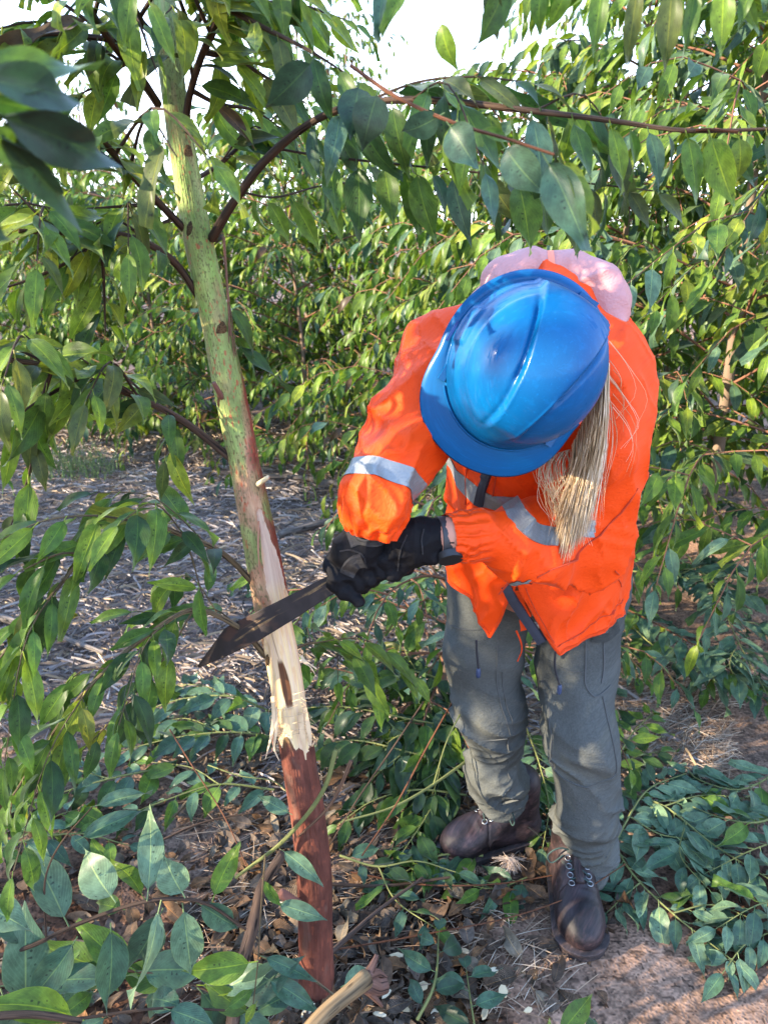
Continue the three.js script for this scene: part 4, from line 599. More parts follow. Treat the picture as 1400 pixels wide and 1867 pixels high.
// right heap behind
cutBranch('cut_branch', 'upper cut branch of the right heap, arching toward the right edge', [[[1130, 1040, 0.20], [1230, 1050, 0.26], [1330, 1075, 0.24], [1440, 1110, 0.16]], [[1230, 1050, 0.26], [1290, 1030, 0.26], [1370, 1035, 0.2]]], { seed: 5, tones: BLUE, len: 0.10, step: 0.017 });
cutBranch('cut_branch', 'long cut branch in front of the right heap, red stem showing', [[[1140, 1110, 0.22], [1220, 1150, 0.24], [1300, 1200, 0.2], [1420, 1300, 0.1]], [[1220, 1150, 0.24], [1240, 1190, 0.2], [1262, 1230, 0.12]], [[1290, 1190, 0.2], [1300, 1220, 0.15], [1290, 1250, 0.1]]], { seed: 6, tones: BLUE, len: 0.10, mat: barkRed, step: 0.017 });
cutBranch('cut_branch', 'fan of pale narrow leaves on the right end of the heap', [[[1250, 1010, 0.24], [1310, 1090, 0.28], [1340, 1160, 0.24], [1400, 1270, 0.14]], [[1330, 1130, 0.26], [1390, 1140, 0.22], [1450, 1170, 0.16]], [[1345, 1170, 0.22], [1330, 1215, 0.2], [1350, 1250, 0.12]]], { seed: 7, tones: PALE, len: 0.10, step: 0.016 });
cutBranch('cut_branch', 'cut branch low in the heap against the jacket side', [[[1120, 1090, 0.1], [1170, 1160, 0.14], [1240, 1210, 0.12], [1320, 1250, 0.08]], [[1130, 1130, 0.1], [1150, 1190, 0.1], [1160, 1230, 0.06]]], { seed: 8, tones: [['blue', 0.6], ['mid', 0.3], ['lime', 0.1]], len: 0.095 });
cutBranch('cut_branch', 'branch arching over sand behind the right heap', [[[1130, 930, 0.34], [1200, 925, 0.42], [1270, 950, 0.38], [1330, 985, 0.26]], [[1300, 900, 0.4], [1360, 930, 0.42], [1420, 960, 0.36]]], { seed: 9, tones: [['blue', 0.5], ['mid', 0.3], ['fresh', 0.2]], len: 0.10, droop: 0.6 });
// dark heap between trunk and legs
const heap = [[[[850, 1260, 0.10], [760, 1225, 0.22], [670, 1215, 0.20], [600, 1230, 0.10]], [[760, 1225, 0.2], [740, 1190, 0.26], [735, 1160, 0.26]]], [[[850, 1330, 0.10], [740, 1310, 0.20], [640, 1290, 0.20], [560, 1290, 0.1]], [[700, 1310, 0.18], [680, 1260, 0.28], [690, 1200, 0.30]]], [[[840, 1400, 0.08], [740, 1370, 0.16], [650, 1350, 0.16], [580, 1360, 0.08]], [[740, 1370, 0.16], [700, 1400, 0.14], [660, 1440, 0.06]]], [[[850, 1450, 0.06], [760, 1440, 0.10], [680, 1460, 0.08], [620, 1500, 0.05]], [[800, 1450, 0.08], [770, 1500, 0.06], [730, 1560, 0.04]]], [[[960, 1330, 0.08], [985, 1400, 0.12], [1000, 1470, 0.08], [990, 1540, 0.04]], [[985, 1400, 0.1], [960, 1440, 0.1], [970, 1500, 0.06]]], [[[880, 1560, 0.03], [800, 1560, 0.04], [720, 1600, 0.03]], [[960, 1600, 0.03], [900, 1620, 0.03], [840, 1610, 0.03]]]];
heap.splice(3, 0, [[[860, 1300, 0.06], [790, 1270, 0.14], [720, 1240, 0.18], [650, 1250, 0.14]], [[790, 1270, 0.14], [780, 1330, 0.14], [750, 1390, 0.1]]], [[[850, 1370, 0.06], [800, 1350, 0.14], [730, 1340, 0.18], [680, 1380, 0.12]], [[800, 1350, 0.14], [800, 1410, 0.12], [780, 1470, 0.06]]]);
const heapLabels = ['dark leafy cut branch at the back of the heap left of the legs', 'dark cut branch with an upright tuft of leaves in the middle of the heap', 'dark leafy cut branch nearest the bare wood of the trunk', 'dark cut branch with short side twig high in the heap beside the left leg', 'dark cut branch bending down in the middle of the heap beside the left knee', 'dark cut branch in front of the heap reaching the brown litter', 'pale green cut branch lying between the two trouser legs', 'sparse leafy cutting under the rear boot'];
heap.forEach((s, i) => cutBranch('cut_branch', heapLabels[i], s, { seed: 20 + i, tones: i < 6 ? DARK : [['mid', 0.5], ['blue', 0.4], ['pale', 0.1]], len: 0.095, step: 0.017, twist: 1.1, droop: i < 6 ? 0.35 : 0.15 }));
// low left
cutBranch('cut_branch', 'bluish cut branch on wood shreds just left of the bare wood', [[[500, 1300, 0.05], [420, 1270, 0.14], [330, 1275, 0.12], [230, 1310, 0.06]], [[420, 1270, 0.14], [370, 1250, 0.13], [300, 1250, 0.08]]], { seed: 31, tones: BLUE, len: 0.095, step: 0.022 });
cutBranch('cut_branch', 'darker leafy cutting below the bluish branch left of the trunk', [[[510, 1345, 0.05], [420, 1335, 0.10], [320, 1345, 0.10], [200, 1375, 0.05]], [[400, 1335, 0.1], [340, 1310, 0.1], [280, 1320, 0.08]]], { seed: 32, tones: [['deep', 0.4], ['blue', 0.4], ['mid', 0.2]], len: 0.09, step: 0.022 });
cutBranch('cut_branch', 'long thin cutting trailing toward the left edge over grey straw', [[[300, 1400, 0.05], [200, 1420, 0.08], [100, 1450, 0.06], [-20, 1500, 0.04]], [[200, 1420, 0.08], [120, 1400, 0.08], [50, 1405, 0.06]]], { seed: 33, tones: [['mid', 0.4], ['blue', 0.4], ['deep', 0.2]], len: 0.088 });
cutBranch('cut_branch', 'leafy cutting lying left of the red bark over brown litter', [[[500, 1440, 0.05], [400, 1430, 0.08], [300, 1460, 0.07], [200, 1500, 0.05]], [[400, 1430, 0.08], [350, 1400, 0.08], [280, 1390, 0.06]]], { seed: 35, tones: [['mid', 0.4], ['blue', 0.4], ['deep', 0.2]], len: 0.085, step: 0.03 });
cutBranch('cut_branch', 'leafy cutting at the left edge behind the broad leaves', [[[-40, 1560, 0.08], [60, 1530, 0.1], [150, 1520, 0.08], [230, 1540, 0.05]], [[60, 1530, 0.1], [100, 1490, 0.1], [170, 1470, 0.07]]], { seed: 36, tones: [['mid', 0.5], ['blue', 0.3], ['fresh', 0.2]], len: 0.088 });
cutBranch('cut_branch', 'leafy cutting under the thin twigs between trunk foot and rear boot', [[[620, 1560, 0.05], [690, 1580, 0.06], [760, 1570, 0.06], [830, 1590, 0.05]], [[690, 1580, 0.06], [720, 1640, 0.05], [790, 1690, 0.05]]], { seed: 37, tones: [['mid', 0.4], ['blue', 0.4], ['deep', 0.2]], len: 0.08, step: 0.035 });
cutBranch('cut_branch', 'short leafy cutting at the bottom edge right of the stub', [[[760, 1860, 0.10], [790, 1800, 0.12], [800, 1700, 0.08]], [[870, 1900, 0.10], [860, 1840, 0.10], [850, 1770, 0.06]]], { seed: 34, tones: [['dark', 0.5], ['blue', 0.5]], len: 0.085, step: 0.04 });
leafBranch('leafy_sprig', 'dark pointed leaves rising from the bottom edge below the front boot', 'sprig', [[[[1010, 1960, 0.9], [1030, 1890, 0.9]], 0.002, 0.002]], twigGreen, [pxLeaf(1015, 1890, 0.9, 1085, 1808, 0.95, 0.42, 'mid', 0.2, 0, 0), pxLeaf(1060, 1900, 0.9, 1112, 1840, 0.95, 0.42, 'deep', 0.2, 4, 1), pxLeaf(1000, 1920, 0.9, 1000, 1860, 0.92, 0.4, 'mid', 0.1, 2, 1)]);
// shrub low behind the gloves
sapling({ ...at(800, 2.25), seed: 501, h: 0.85, n: 26, low: 0.15, reach: 0.75, len: 0.088, tones: [['blue', 0.4], ['mid', 0.3], ['fresh', 0.2], ['pale', 0.1]], singles: 300 }, 'low leafy shrub behind the gloves and machete handle', null);
// sticks and twigs
function stick(name, label, pts, r0, r1, mat, cat = 'stick', group) { const c = catmull(pts.map((p) => p[3] ? P(p[0], p[1], p[2]) : onG(p[0], p[1], p[2] || 0.015)), 24), t = thing(name, label, cat, c[0].clone(), group); part('stem', tube(c, [r0, r1], 9, true, 0.15), mat, t, c[0]); return t; }
const deadMat = stemOf(0.15, 0.10, 0.08);
stick('dead_branch', 'curved brown dead branch standing in front of the trunk base', [[516, 1556, 1.1, 1], [478, 1618, 1.08, 1], [458, 1700, 1.06, 1], [441, 1760, 1.04, 1], [425, 1860, 1.0, 1], [415, 1920, 0.98, 1]], 0.0095, 0.013, deadMat, 'branch');
{ // sawn stub close to the camera at the bottom edge
  const c = catmull(PXL([[520, 1930, 0.62], [590, 1850, 0.66], [640, 1808, 0.69], [668, 1785, 0.71]]), 14), t = thing('branch_stub', 'pale cut branch stub with torn end at the bottom edge', 'branch', c[0].clone());
  part('stem', tube(c, (s) => mix(0.0095, 0.0115, sst(0.7, 1, s)), 14, true, 0.12), stemOf(0.36, 0.25, 0.14), t, c[0]);
  const e = c[14], torn = stemOf(0.26, 0.14, 0.11), spl = [];
  const q = (pts, r0, r1, n) => part(n, tube(catmull(PXL(pts), 7), [r0, r1], 7, true, 0.35), torn, t, c[0]);
  q([[664, 1788, 0.71], [676, 1765, 0.72], [687, 1740, 0.73]], 0.0085, 0.003, 'torn_fibre'); q([[668, 1792, 0.71], [688, 1800, 0.72], [705, 1796, 0.725]], 0.010, 0.008, 'torn_fibre'); q([[664, 1800, 0.71], [682, 1818, 0.71], [697, 1835, 0.71]], 0.005, 0.0015, 'torn_fibre'); q([[670, 1780, 0.71], [690, 1775, 0.73], [702, 1782, 0.735]], 0.006, 0.003, 'torn_fibre');
}
const tw = [['green twig leaning against the red trunk bark', [[612, 1368, 1.12, 1], [590, 1440, 1.12, 1], [520, 1530, 1.13, 1], [430, 1600, 1.14, 1]], 0.0042, 0.003, twigGreen], ['pale snapped twig leaning beside the red bark', [[640, 1387, 1.14, 1], [604, 1465, 1.13, 1], [545, 1525, 1.13, 1]], 0.0036, 0.002, stemOf(0.34, 0.19, 0.12)], ['reddish thin twig crossing the dark leaf heap, upper one', [[842, 1250, 1.6, 1], [785, 1350, 1.5, 1], [720, 1470, 1.4, 1], [660, 1560, 1.3, 1]], 0.0024, 0.0016, barkRed], ['brown thin twig crossing the dark leaf heap, lower one', [[772, 1280, 1.55, 1], [705, 1380, 1.45, 1], [650, 1460, 1.36, 1], [590, 1560, 1.3, 1]], 0.0022, 0.0014, barkBr], ['yellow green stem sweeping from the heap to the left trouser cuff', [[850, 1388, 1.58, 1], [790, 1430, 1.5, 1], [720, 1470, 1.42, 1], [620, 1500, 1.36, 1]], 0.0036, 0.002, twigGreen], ['thin stem rising past the left knee of the trousers', [[845, 1290, 1.5, 1], [815, 1350, 1.45, 1], [790, 1430, 1.42, 1]], 0.0018, 0.0014, twigGreen], ['thin brown twig lying below the rear boot', [[640, 1590, 0.03], [760, 1612, 0.04], [900, 1612, 0.05], [1040, 1590, 0.06]], 0.0024, 0.0014, barkRed], ['long thin twig reaching up to the front boot laces', [[560, 1740, 0.04], [760, 1706, 0.05], [930, 1672, 0.06], [1050, 1630, 0.09], [1140, 1575, 0.10]], 0.0022, 0.0012, barkRed], ['dark twig lying right of the trunk foot', [[600, 1612, 0.06], [700, 1615, 0.05], [820, 1600, 0.05]], 0.0045, 0.003, barkBr], ['brown twig lying left of the trunk over the leaf litter', [[240, 1560, 0.05], [370, 1500, 0.07], [480, 1480, 0.07], [520, 1476, 0.06]], 0.0034, 0.002, barkBr], ['short thick twig lying on litter left of the trunk', [[298, 1505, 0.05], [330, 1475, 0.06], [354, 1450, 0.07]], 0.0052, 0.0045, barkLt], ['bent red twig over the litter left of the trunk', [[310, 1330, 0.16], [350, 1395, 0.14], [410, 1490, 0.10], [450, 1580, 0.06]], 0.0022, 0.0014, barkRed], ['arched bare twig above the litter near the bare wood', [[380, 1395, 0.10], [440, 1415, 0.12], [500, 1425, 0.12], [530, 1450, 0.10]], 0.0018, 0.0012, twigGreen], ['dark stick lying across the trunk foot', [[600, 1740, 0.06], [690, 1660, 0.06], [770, 1600, 0.06]], 0.006, 0.003, deadMat], ['thin straight twig in the right sand patch', [[1160, 1480, 0.03], [1215, 1400, 0.05], [1262, 1310, 0.05]], 0.0013, 0.001, barkLt]];
tw.forEach(([l, p, a, b, m]) => stick('twig', l, p, a, b, m, 'twig'));
const greyWood = stemOf(0.26, 0.23, 0.225);
[['grey fallen log on the clearing right of the trunk', [[510, 975, 0.03], [600, 950, 0.04], [690, 925, 0.04]], 0.022, 0.012], ['grey weathered stick near the back edge of the clearing', [[640, 890, 0.03], [560, 872, 0.03], [470, 868, 0.03]], 0.02, 0.014], ['grey stick on the clearing below the low left branch', [[-20, 1120, 0.03], [80, 1150, 0.03], [190, 1190, 0.03]], 0.016, 0.008], ['broken grey stick left on the clearing', [[60, 1000, 0.03], [160, 1005, 0.04], [240, 990, 0.03]], 0.012, 0.008], ['grey stick at the left edge of the clearing', [[-30, 1260, 0.03], [60, 1290, 0.03], [110, 1320, 0.02]], 0.014, 0.008], ['dark charred stick lying behind the right heap', [[1330, 985, 0.03], [1370, 1000, 0.04], [1420, 1012, 0.03]], 0.02, 0.012]].forEach(([l, p, a, b], i) => stick('fallen_stick', l, p, a, b, i === 5 ? deadMat : greyWood));
// chips hewn off the trunk
{
  const r = rngOf(77), mats = [M(0.44, 0.34, 0.20, 0.8), M(0.36, 0.25, 0.14, 0.85), M(0.50, 0.41, 0.27, 0.8)];
  const chips = [[722, 1742], [748, 1762], [705, 1812], [736, 1836], [832, 1630], [896, 1772], [962, 1842], [640, 1812], [690, 1850], [768, 1800], [846, 1735], [560, 1842], [915, 1808], [660, 1770], [790, 1845], [884, 1850]];
  chips.forEach(([x, y], i) => {
    const sh = new THREE.Shape(), n = 7, L = 0.009 + 0.012 * r(), Wd = 0.005 + 0.006 * r(); for (let k = 0; k < n; k++) { const a = k / n * 6.28, q = 0.7 + 0.5 * r(); k ? sh.lineTo(Math.cos(a) * L * q, Math.sin(a) * Wd * q) : sh.moveTo(Math.cos(a) * L * q, Math.sin(a) * Wd * q); }
    const g = new THREE.ExtrudeGeometry(sh, { depth: 0.0016 + 0.002 * r(), bevelEnabled: true, bevelSize: 0.0006, bevelThickness: 0.0006, bevelSegments: 1, steps: 1 });
    const m = part('wood_chip', g, mats[i % 3]); m.position.copy(onG(x, y, 0.025)); m.rotation.set(-Math.PI / 2 + (r() - 0.5) * 1.1, (r() - 0.5) * 0.6, i === 4 ? 1.5 : r() * 6.28);
    tag(m, 'pale wood chip lying on the brown leaf litter', 'wood chip', 'wood chips hewn from the trunk');
  });
  const fib = []; for (let i = 0; i < 46; i++) { const a = r() * 6.28, l = 0.02 + 0.03 * r(), c = onG(930, 1580, 0.03), e = V(Math.cos(a) * l, 0.02 * r(), Math.sin(a) * l * 0.6); fib.push(tube(catmull([c.clone().addScaledVector(e, -0.6), c.clone().add(V((r() - 0.5) * 0.02, 0.014 + 0.014 * r(), (r() - 0.5) * 0.01)), c.clone().add(e)], 6), [0.0012, 0.0005], 3, false)); }
  tag(part('bark_fibre', mergeGeometries(fib), M(0.50, 0.36, 0.26, 0.85)), 'curly bundle of pale bark fibre on litter beside the rear boot', 'bark fibre');
}
// tuft of grass in the clearing
{
  const r = rngOf(88), b = onG(138, 868), gs = []; for (let i = 0; i < 160; i++) { const a = r() * 6.28, q = V(b.x + (r() - 0.5) * 0.5, b.y, b.z + (r() - 0.5) * 0.3), h = 0.10 + 0.16 * r(), e = V(Math.cos(a) * h * 0.5, h, Math.sin(a) * h * 0.5); gs.push(tube(catmull([q, q.clone().addScaledVector(e, 0.5).add(V(0, h * 0.12, 0)), q.clone().add(e)], 4), [0.003, 0.0006], 3, false)); }
  tag(part('grass_tuft', mergeGeometries(gs), M(0.13, 0.20, 0.06, 0.9, { transmission: 0.3, thickness: 0 })), 'small green tuft of grass at the back left of the clearing', 'grass', null, 'stuff');
}
// ---------------------------------------------------------------- the worker
const person = thing('person', 'person in orange hi-vis jacket and blue helmet bending over with a machete', 'person', V(0.36, 0, -1.52)), PB = person.position;
const ridge = (v) => { const a = 1 - Math.abs(2 * v - 1); return a * a; };
const uni = (list, k) => (x, y, z) => { let d = list[0](x, y, z); for (let i = 1; i < list.length; i++) d = smin(d, list[i](x, y, z), k); return d; };
const chain = (pts, k) => uni(pts.slice(1).map((p, i) => cap(pts[i][0], p[0], pts[i][1], p[1])), k);
function boxOf(pts, m) { const b = new THREE.Box3().setFromPoints(pts); return [b.min.addScalar(-m), b.max.addScalar(m)]; }
// joints
const S1 = P(835, 655, 1.29), E1 = P(722, 838, 1.13), W1 = P(676, 966, 1.088), S2 = P(1084, 668, 1.29), E2 = P(1060, 985, 1.22), W2 = P(822, 976, 1.09);
const T0 = P(985, 690, 1.37), T1 = P(980, 1010, 1.525), BK = P(968, 610, 1.40), NECK = P(962, 640, 1.26);
const KL = P(890, 1295, 1.53), AL = P(908, 1480, 1.605), KR = P(1060, 1345, 1.43), AR = P(1072, 1575, 1.435), HL = P(895, 1060, 1.57), HR = P(1066, 1060, 1.57);

// ---- helmet frame
const HC = P(953, 668, 1.11), toCam = V(0, EYE, 0).sub(HC).normalize(), camR = V(1, 0, 0).addScaledVector(toCam, -toCam.x).normalize(), camU = toCam.clone().cross(camR).normalize();
const hUp = toCam.clone().addScaledVector(camR, 0.27).addScaledVector(camU, -0.02).normalize(), hF = camR.clone().multiplyScalar(-0.53).addScaledVector(camU, -0.85); hF.addScaledVector(hUp, -hF.dot(hUp)).normalize(); const hX = hUp.clone().cross(hF).normalize();
const hP = (x, y, z) => HC.clone().addScaledVector(hX, x * 0.945).addScaledVector(hUp, y * 0.945).addScaledVector(hF, z * 0.945);

// ---- body: one continuous figure under the clothes; face, neck, wrists
{
  const headC = hP(0, 0.005, -0.005), chin = hP(0, -0.085, 0.055), nape = hP(0, -0.06, -0.04);
  const f = [cap(hP(0, 0.03, -0.02), hP(0, 0.02, 0.02), 0.082, 0.078), cap(hP(0, -0.02, 0.03), chin, 0.062, 0.030), cap(hP(0, -0.035, 0.085), hP(0, -0.055, 0.104), 0.008, 0.013), cap(hP(-0.022, -0.085, 0.083), hP(0.022, -0.085, 0.083), 0.008, 0.008), cap(hP(0.082, -0.02, 0.0), hP(0.084, -0.05, -0.004), 0.012, 0.008), cap(hP(-0.082, -0.02, 0.0), hP(-0.084, -0.05, -0.004), 0.012, 0.008),
    cap(nape, BK, 0.052, 0.075), cap(S1, S2, 0.055, 0.055), cap(BK, T1, 0.115, 0.13, 1.15, 1, 1), cap(S1, E1, 0.048, 0.037), cap(E1, W1, 0.036, 0.025), cap(S2, E2, 0.048, 0.037), cap(E2, W2, 0.036, 0.0255), cap(W2, P(770, 985, 1.10), 0.0255, 0.027), cap(W1, P(665, 1000, 1.085), 0.025, 0.026), cap(HL, KL, 0.07, 0.05), cap(KL, AL, 0.048, 0.038), cap(HR, KR, 0.07, 0.05), cap(KR, AR, 0.048, 0.038)];
  const eyes = [-1, 1].map((s) => ell(hP(s * 0.031, -0.022, 0.086), 0.015, 0.015, 0.015)), base = uni(f, 0.02), sdf = (x, y, z) => smax(base(x, y, z), -Math.min(eyes[0](x, y, z), eyes[1](x, y, z)) - 0.004, 0.008);
  const [lo, hi] = boxOf([S1, S2, E1, E2, W1, W2, AL, AR, BK, chin, HL, HR, headC], 0.15);
  const skin = M(0.44, 0.20, 0.13, 0.55, { specularIntensity: 0.5, sheen: 0.2 }); const body = part('body', nets(sdf, lo, hi, 0.009), skin, person, PB);
  for (const s of [-1, 1]) { const e = new THREE.SphereGeometry(0.0115, 16, 10); e.translate(0, 0, 0); const m = part('eye', e, M(0.75, 0.73, 0.7, 0.3), body); m.position.copy(hP(s * 0.031, -0.022, 0.083)); }
}

// ---- jacket
const jm = { arms1: chain([[S1, 0.074], [P(785, 742, 1.20), 0.060], [E1, 0.060]], 0.01), fore1: chain([[P(712, 850, 1.12), 0.057], [P(678, 893, 1.085), 0.0515], [P(683, 932, 1.078), 0.0475], [P(680, 966, 1.080), 0.037]], 0.02), arms2: chain([[S2, 0.084], [P(1085, 830, 1.24), 0.074], [E2, 0.066]], 0.01), fore2: chain([[E2, 0.066], [P(985, 993, 1.165), 0.060], [P(915, 982, 1.12), 0.048], [P(866, 978, 1.10), 0.042], [W2, 0.0355]], 0.02) };
const SK = P(980, 1100, 1.49);
const torsoBase = uni([cap(T0, T1, 0.150, 0.158, 1.08, 1, 1), cap(S1, S2, 0.072, 0.076), cap(BK, T0, 0.125, 0.14, 1.1, 1, 1), cap(T1, V(SK.x, 0.60, SK.z), 0.158, 0.172, 1.10, 1, 1.0), ell(P(985, 900, 1.36), 0.13, 0.10, 0.10)], 0.05);
function jacketSdf(x, y, z) {
  const t = torsoBase(x, y, z), a1 = smin(jm.arms1(x, y, z), jm.fore1(x, y, z), 0.012), a2 = smin(jm.arms2(x, y, z), jm.fore2(x, y, z), 0.016);
  let d = smin(smin(t, a1, 0.03), a2, 0.014);
  if (d > 0.035 || d < -0.035) return d;
  // folds: broad drapes, pulled diagonally, and finer creases that crowd at the elbows and cuffs
  const wx = vn(x * 5, y * 5, z * 5) * 0.9, q1 = ridge(vn(x * 8 + y * 5 + wx, y * 3.2 - x * 3, z * 6 + wx)), q2 = ridge(vn(x * 15 - y * 8 + wx * 2, y * 9 + z * 4, z * 13));
  const e1 = Math.exp(-(((x - E1.x) ** 2 + (y - E1.y) ** 2 + (z - E1.z) ** 2) / 0.008)), e2 = Math.exp(-(((x - E2.x) ** 2 + (y - E2.y) ** 2 + (z - E2.z) ** 2) / 0.012)), low = sst(0.98, 0.86, y);
  const nw = Math.min(Math.hypot(x - W1.x, y - W1.y, z - W1.z), Math.hypot(x - W2.x, y - W2.y, z - W2.z)), amp = sst(0.01, 0.09, nw), q3 = ridge(vn(x * 27 + y * 14 + wx * 3, y * 15 - x * 9, z * 22 + wx * 3));
  d -= amp * ((q1 - 0.52) * 0.030 + (q2 - 0.42) * (0.010 + 0.008 * (e1 + e2)) + (q3 * q3 - 0.2) * 0.0055);
  d -= (ridge(vn(y * 26 + x * 10, x * 5, z * 8)) - 0.35) * 0.018 * (e1 * 0.9 + e2 * 0.7);
  // gathered elastic cuffs
  for (const [w, n, r] of [[W1, P(682, 925, 1.095), 0.05], [W2, P(880, 970, 1.11), 0.05]]) { const dx = x - w.x, dy = y - w.y, dz = z - w.z, l2 = dx * dx + dy * dy + dz * dz; if (l2 < 0.006) { const A = n.clone().sub(w).normalize(), u = Math.abs(A.y) < 0.8 ? V(0, 1, 0) : V(0, 0, 1), e = u.clone().cross(A).normalize(), f = A.clone().cross(e), an = Math.atan2(dx * e.x + dy * e.y + dz * e.z, dx * f.x + dy * f.y + dz * f.z), s = dx * A.x + dy * A.y + dz * A.z; d -= Math.sin(an * 17 + 5 * vn(s * 60, an)) * 0.0036 * sst(0.07, 0.012, s); } }
  // bagging hem, turned under
  return d;
}
const orange = M(0.70, 0.052, 0.002, 0.62, { specularIntensity: 0.35, sheen: 0.25, sheenRoughness: 0.6, sheenColor: new THREE.Color(1, 0.5, 0.3) });
const clothBump = dataTex(512, 512, (u, v) => { const k = 0.5 + 0.55 * (tfb(u, v, 7, 5, 3) - 0.5) + 0.12 * (tn(u, v, 160, 6) - 0.5); return [k, k, k]; });
orange.bumpMap = clothBump.clone(); orange.bumpMap.repeat.set(3.2, 3.2); orange.bumpScale = 0.0035; orange.bumpMap.needsUpdate = true;
const clothDirt = dataTex(512, 512, (u, v) => { const d = sst(0.62, 0.80, tfb(u, v, 9, 4, 14)) * 0.10 + sst(0.90, 0.94, tn(u, v, 150, 4)) * 0.12; return [1 - d * 0.5, 1 - d, 1 - d * 0.4]; }, true); clothDirt.repeat.set(2.5, 2.5); orange.map = clothDirt;
const jacket = new THREE.Group(); jacket.name = numbered('jacket'); jacket.position.copy(PB).negate(); person.add(jacket);
const skin2 = null;
{
  const [lo, hi] = boxOf([S1, S2, E1, E2, W1, W2, BK, T1, V(SK.x - 0.22, 0.62, SK.z - 0.2), V(SK.x + 0.22, 0.62, SK.z + 0.2)], 0.13);
  lo.y = 0.60; let g = nets(jacketSdf, lo, hi, 0.0062);
  // hem line by direction round the hips: two hanging front corners and the open front between them
  const an = (p) => Math.atan2(p.x - SK.x, p.z - SK.z), hem = [[852, 1184, 1.355], [800, 1032, 1.50], [905, 1108, 1.325], [921, 1086, 1.325], [932, 1100, 1.325], [1018, 1194, 1.33], [1085, 1140, 1.42], [1140, 1097, 1.53]].map((q) => { const p = P(...q); return [an(p), p.y]; });
  hem.push([3.0, 0.80], [-3.0, 0.82]); hem.sort((a, b) => a[0] - b[0]); hem.unshift([hem[hem.length - 1][0] - 2 * Math.PI, hem[hem.length - 1][1]]); hem.push([hem[1][0] + 2 * Math.PI, hem[1][1]]);
  const hemY = (a) => { for (let i = 0; i < hem.length - 1; i++) if (a <= hem[i + 1][0]) return mix(hem[i][1], hem[i + 1][1], (a - hem[i][0]) / (hem[i + 1][0] - hem[i][0])); return hem[hem.length - 1][1]; };
  const nearArm = (x, y, z) => Math.min(jm.fore1(x, y, z), jm.fore2(x, y, z), jm.arms1(x, y, z)) < 0.03;
  [g] = cut(g, (x, y, z) => nearArm(x, y, z) ? 1 : y - hemY(Math.atan2(x - SK.x, z - SK.z)));
  // open the cuffs
  const o1 = P(676, 972, 1.087), a1 = P(682, 925, 1.095).sub(o1).normalize(), o2 = P(814, 977, 1.088), a2 = P(880, 970, 1.11).sub(o2).normalize();
  [g] = cut(g, (x, y, z) => Math.hypot(x - o1.x, y - o1.y, z - o1.z) > 0.088 ? 1 : (x - o1.x) * a1.x + (y - o1.y) * a1.y + (z - o1.z) * a1.z);
  [g] = cut(g, (x, y, z) => Math.hypot(x - o2.x, y - o2.y, z - o2.z) > 0.07 ? 1 : (x - o2.x) * a2.x + (y - o2.y) * a2.y + (z - o2.z) * a2.z);
  // reflective bands
  const silver = M(0.20, 0.21, 0.215, 0.42, { specularIntensity: 0.8, metalness: 0.25, bumpMap: orange.bumpMap, bumpScale: 0.005 }), bands = [];
  const band = (c, dir, w, where, label) => { const d = dir.clone().normalize(), f = (x, y, z) => !where(x, y, z) ? -1 : w / 2 - Math.abs((x - c.x) * d.x + (y - c.y) * d.y + (z - c.z) * d.z); const [on, off] = cut(g, f); g = off; bands.push([on, label]); };
  const inArm1 = (x, y, z) => smin(jm.arms1(x, y, z), jm.fore1(x, y, z), 0.01) < 0.03 && torsoBase(x, y, z) > 0.005, inArm2 = (x, y, z) => jm.arms2(x, y, z) < 0.035 && jm.arms2(x, y, z) < torsoBase(x, y, z) + 0.01;
  band(hit(jacketSdf, 722, 862), E1.clone().sub(S1).add(V(0.02, -0.10, 0)), 0.029, inArm1, 'reflective band round the raised sleeve');
  { const b = hit(jacketSdf, 1050, 962); band(b, E2.clone().sub(S2).normalize().add(V(0.05, 0, 0.25)), 0.026, (x, y, z) => inArm2(x, y, z) && x > b.x - 0.045 && x < b.x + 0.036 && y > b.y - 0.045, 'reflective band round the front sleeve'); }
  const chestEnd = P(948, 888, 1.24).x; band(hit(jacketSdf, 850, 888), T1.clone().sub(T0), 0.034, (x, y, z) => !inArm1(x, y, z) && jm.arms2(x, y, z) > 0.012 && jm.fore2(x, y, z) > 0.012 && z > T0.z - 0.12 && x < chestEnd, 'reflective band across the chest');
  part('shell', g, orange, jacket); tag(part('reflective_strip', ribbon(jacketSdf, [[930, 914], [945, 940], [968, 963], [994, 976], [1016, 978]].map(([x, y]) => hit(jacketSdf, x, y)), 0.029, 0.0014, 30), silver, jacket), 'reflective band curving under the hair');
  for (const [b, l] of bands) for (const piece of islands(b)) tag(part('reflective_strip', push(piece, 0.0012), silver, jacket), l);
  const navy = M(0.016, 0.018, 0.030, 0.7), seamM = M(0.40, 0.032, 0.002, 0.85), H = (pts) => pts.map(([x, y]) => hit(jacketSdf, x, y));
  tag(part('zip', ribbon(jacketSdf, H([[892, 842], [884, 872], [877, 900], [872, 922]]), 0.017, 0.003), navy, jacket), 'dark zip at the chest');
  tag(part('zip', ribbon(jacketSdf, H([[922, 1068], [934, 1092], [955, 1124], [988, 1172]]), 0.019, 0.003), navy, jacket), 'dark zip along the open hem');
  for (const s of [[[1162, 890], [1120, 945], [1060, 1000], [985, 1048], [935, 1072]], [[1136, 1092], [1090, 1128], [1050, 1160], [1008, 1182]], [[1120, 1040], [1128, 1058], [1132, 1070]], [[905, 838], [903, 870], [898, 905]], [[848, 820], [849, 870], [848, 920]], [[958, 1072], [975, 1110], [1010, 1172]]]) part('seam', ribbon(jacketSdf, H(s), 0.0017, 0.0009), seamM, jacket);
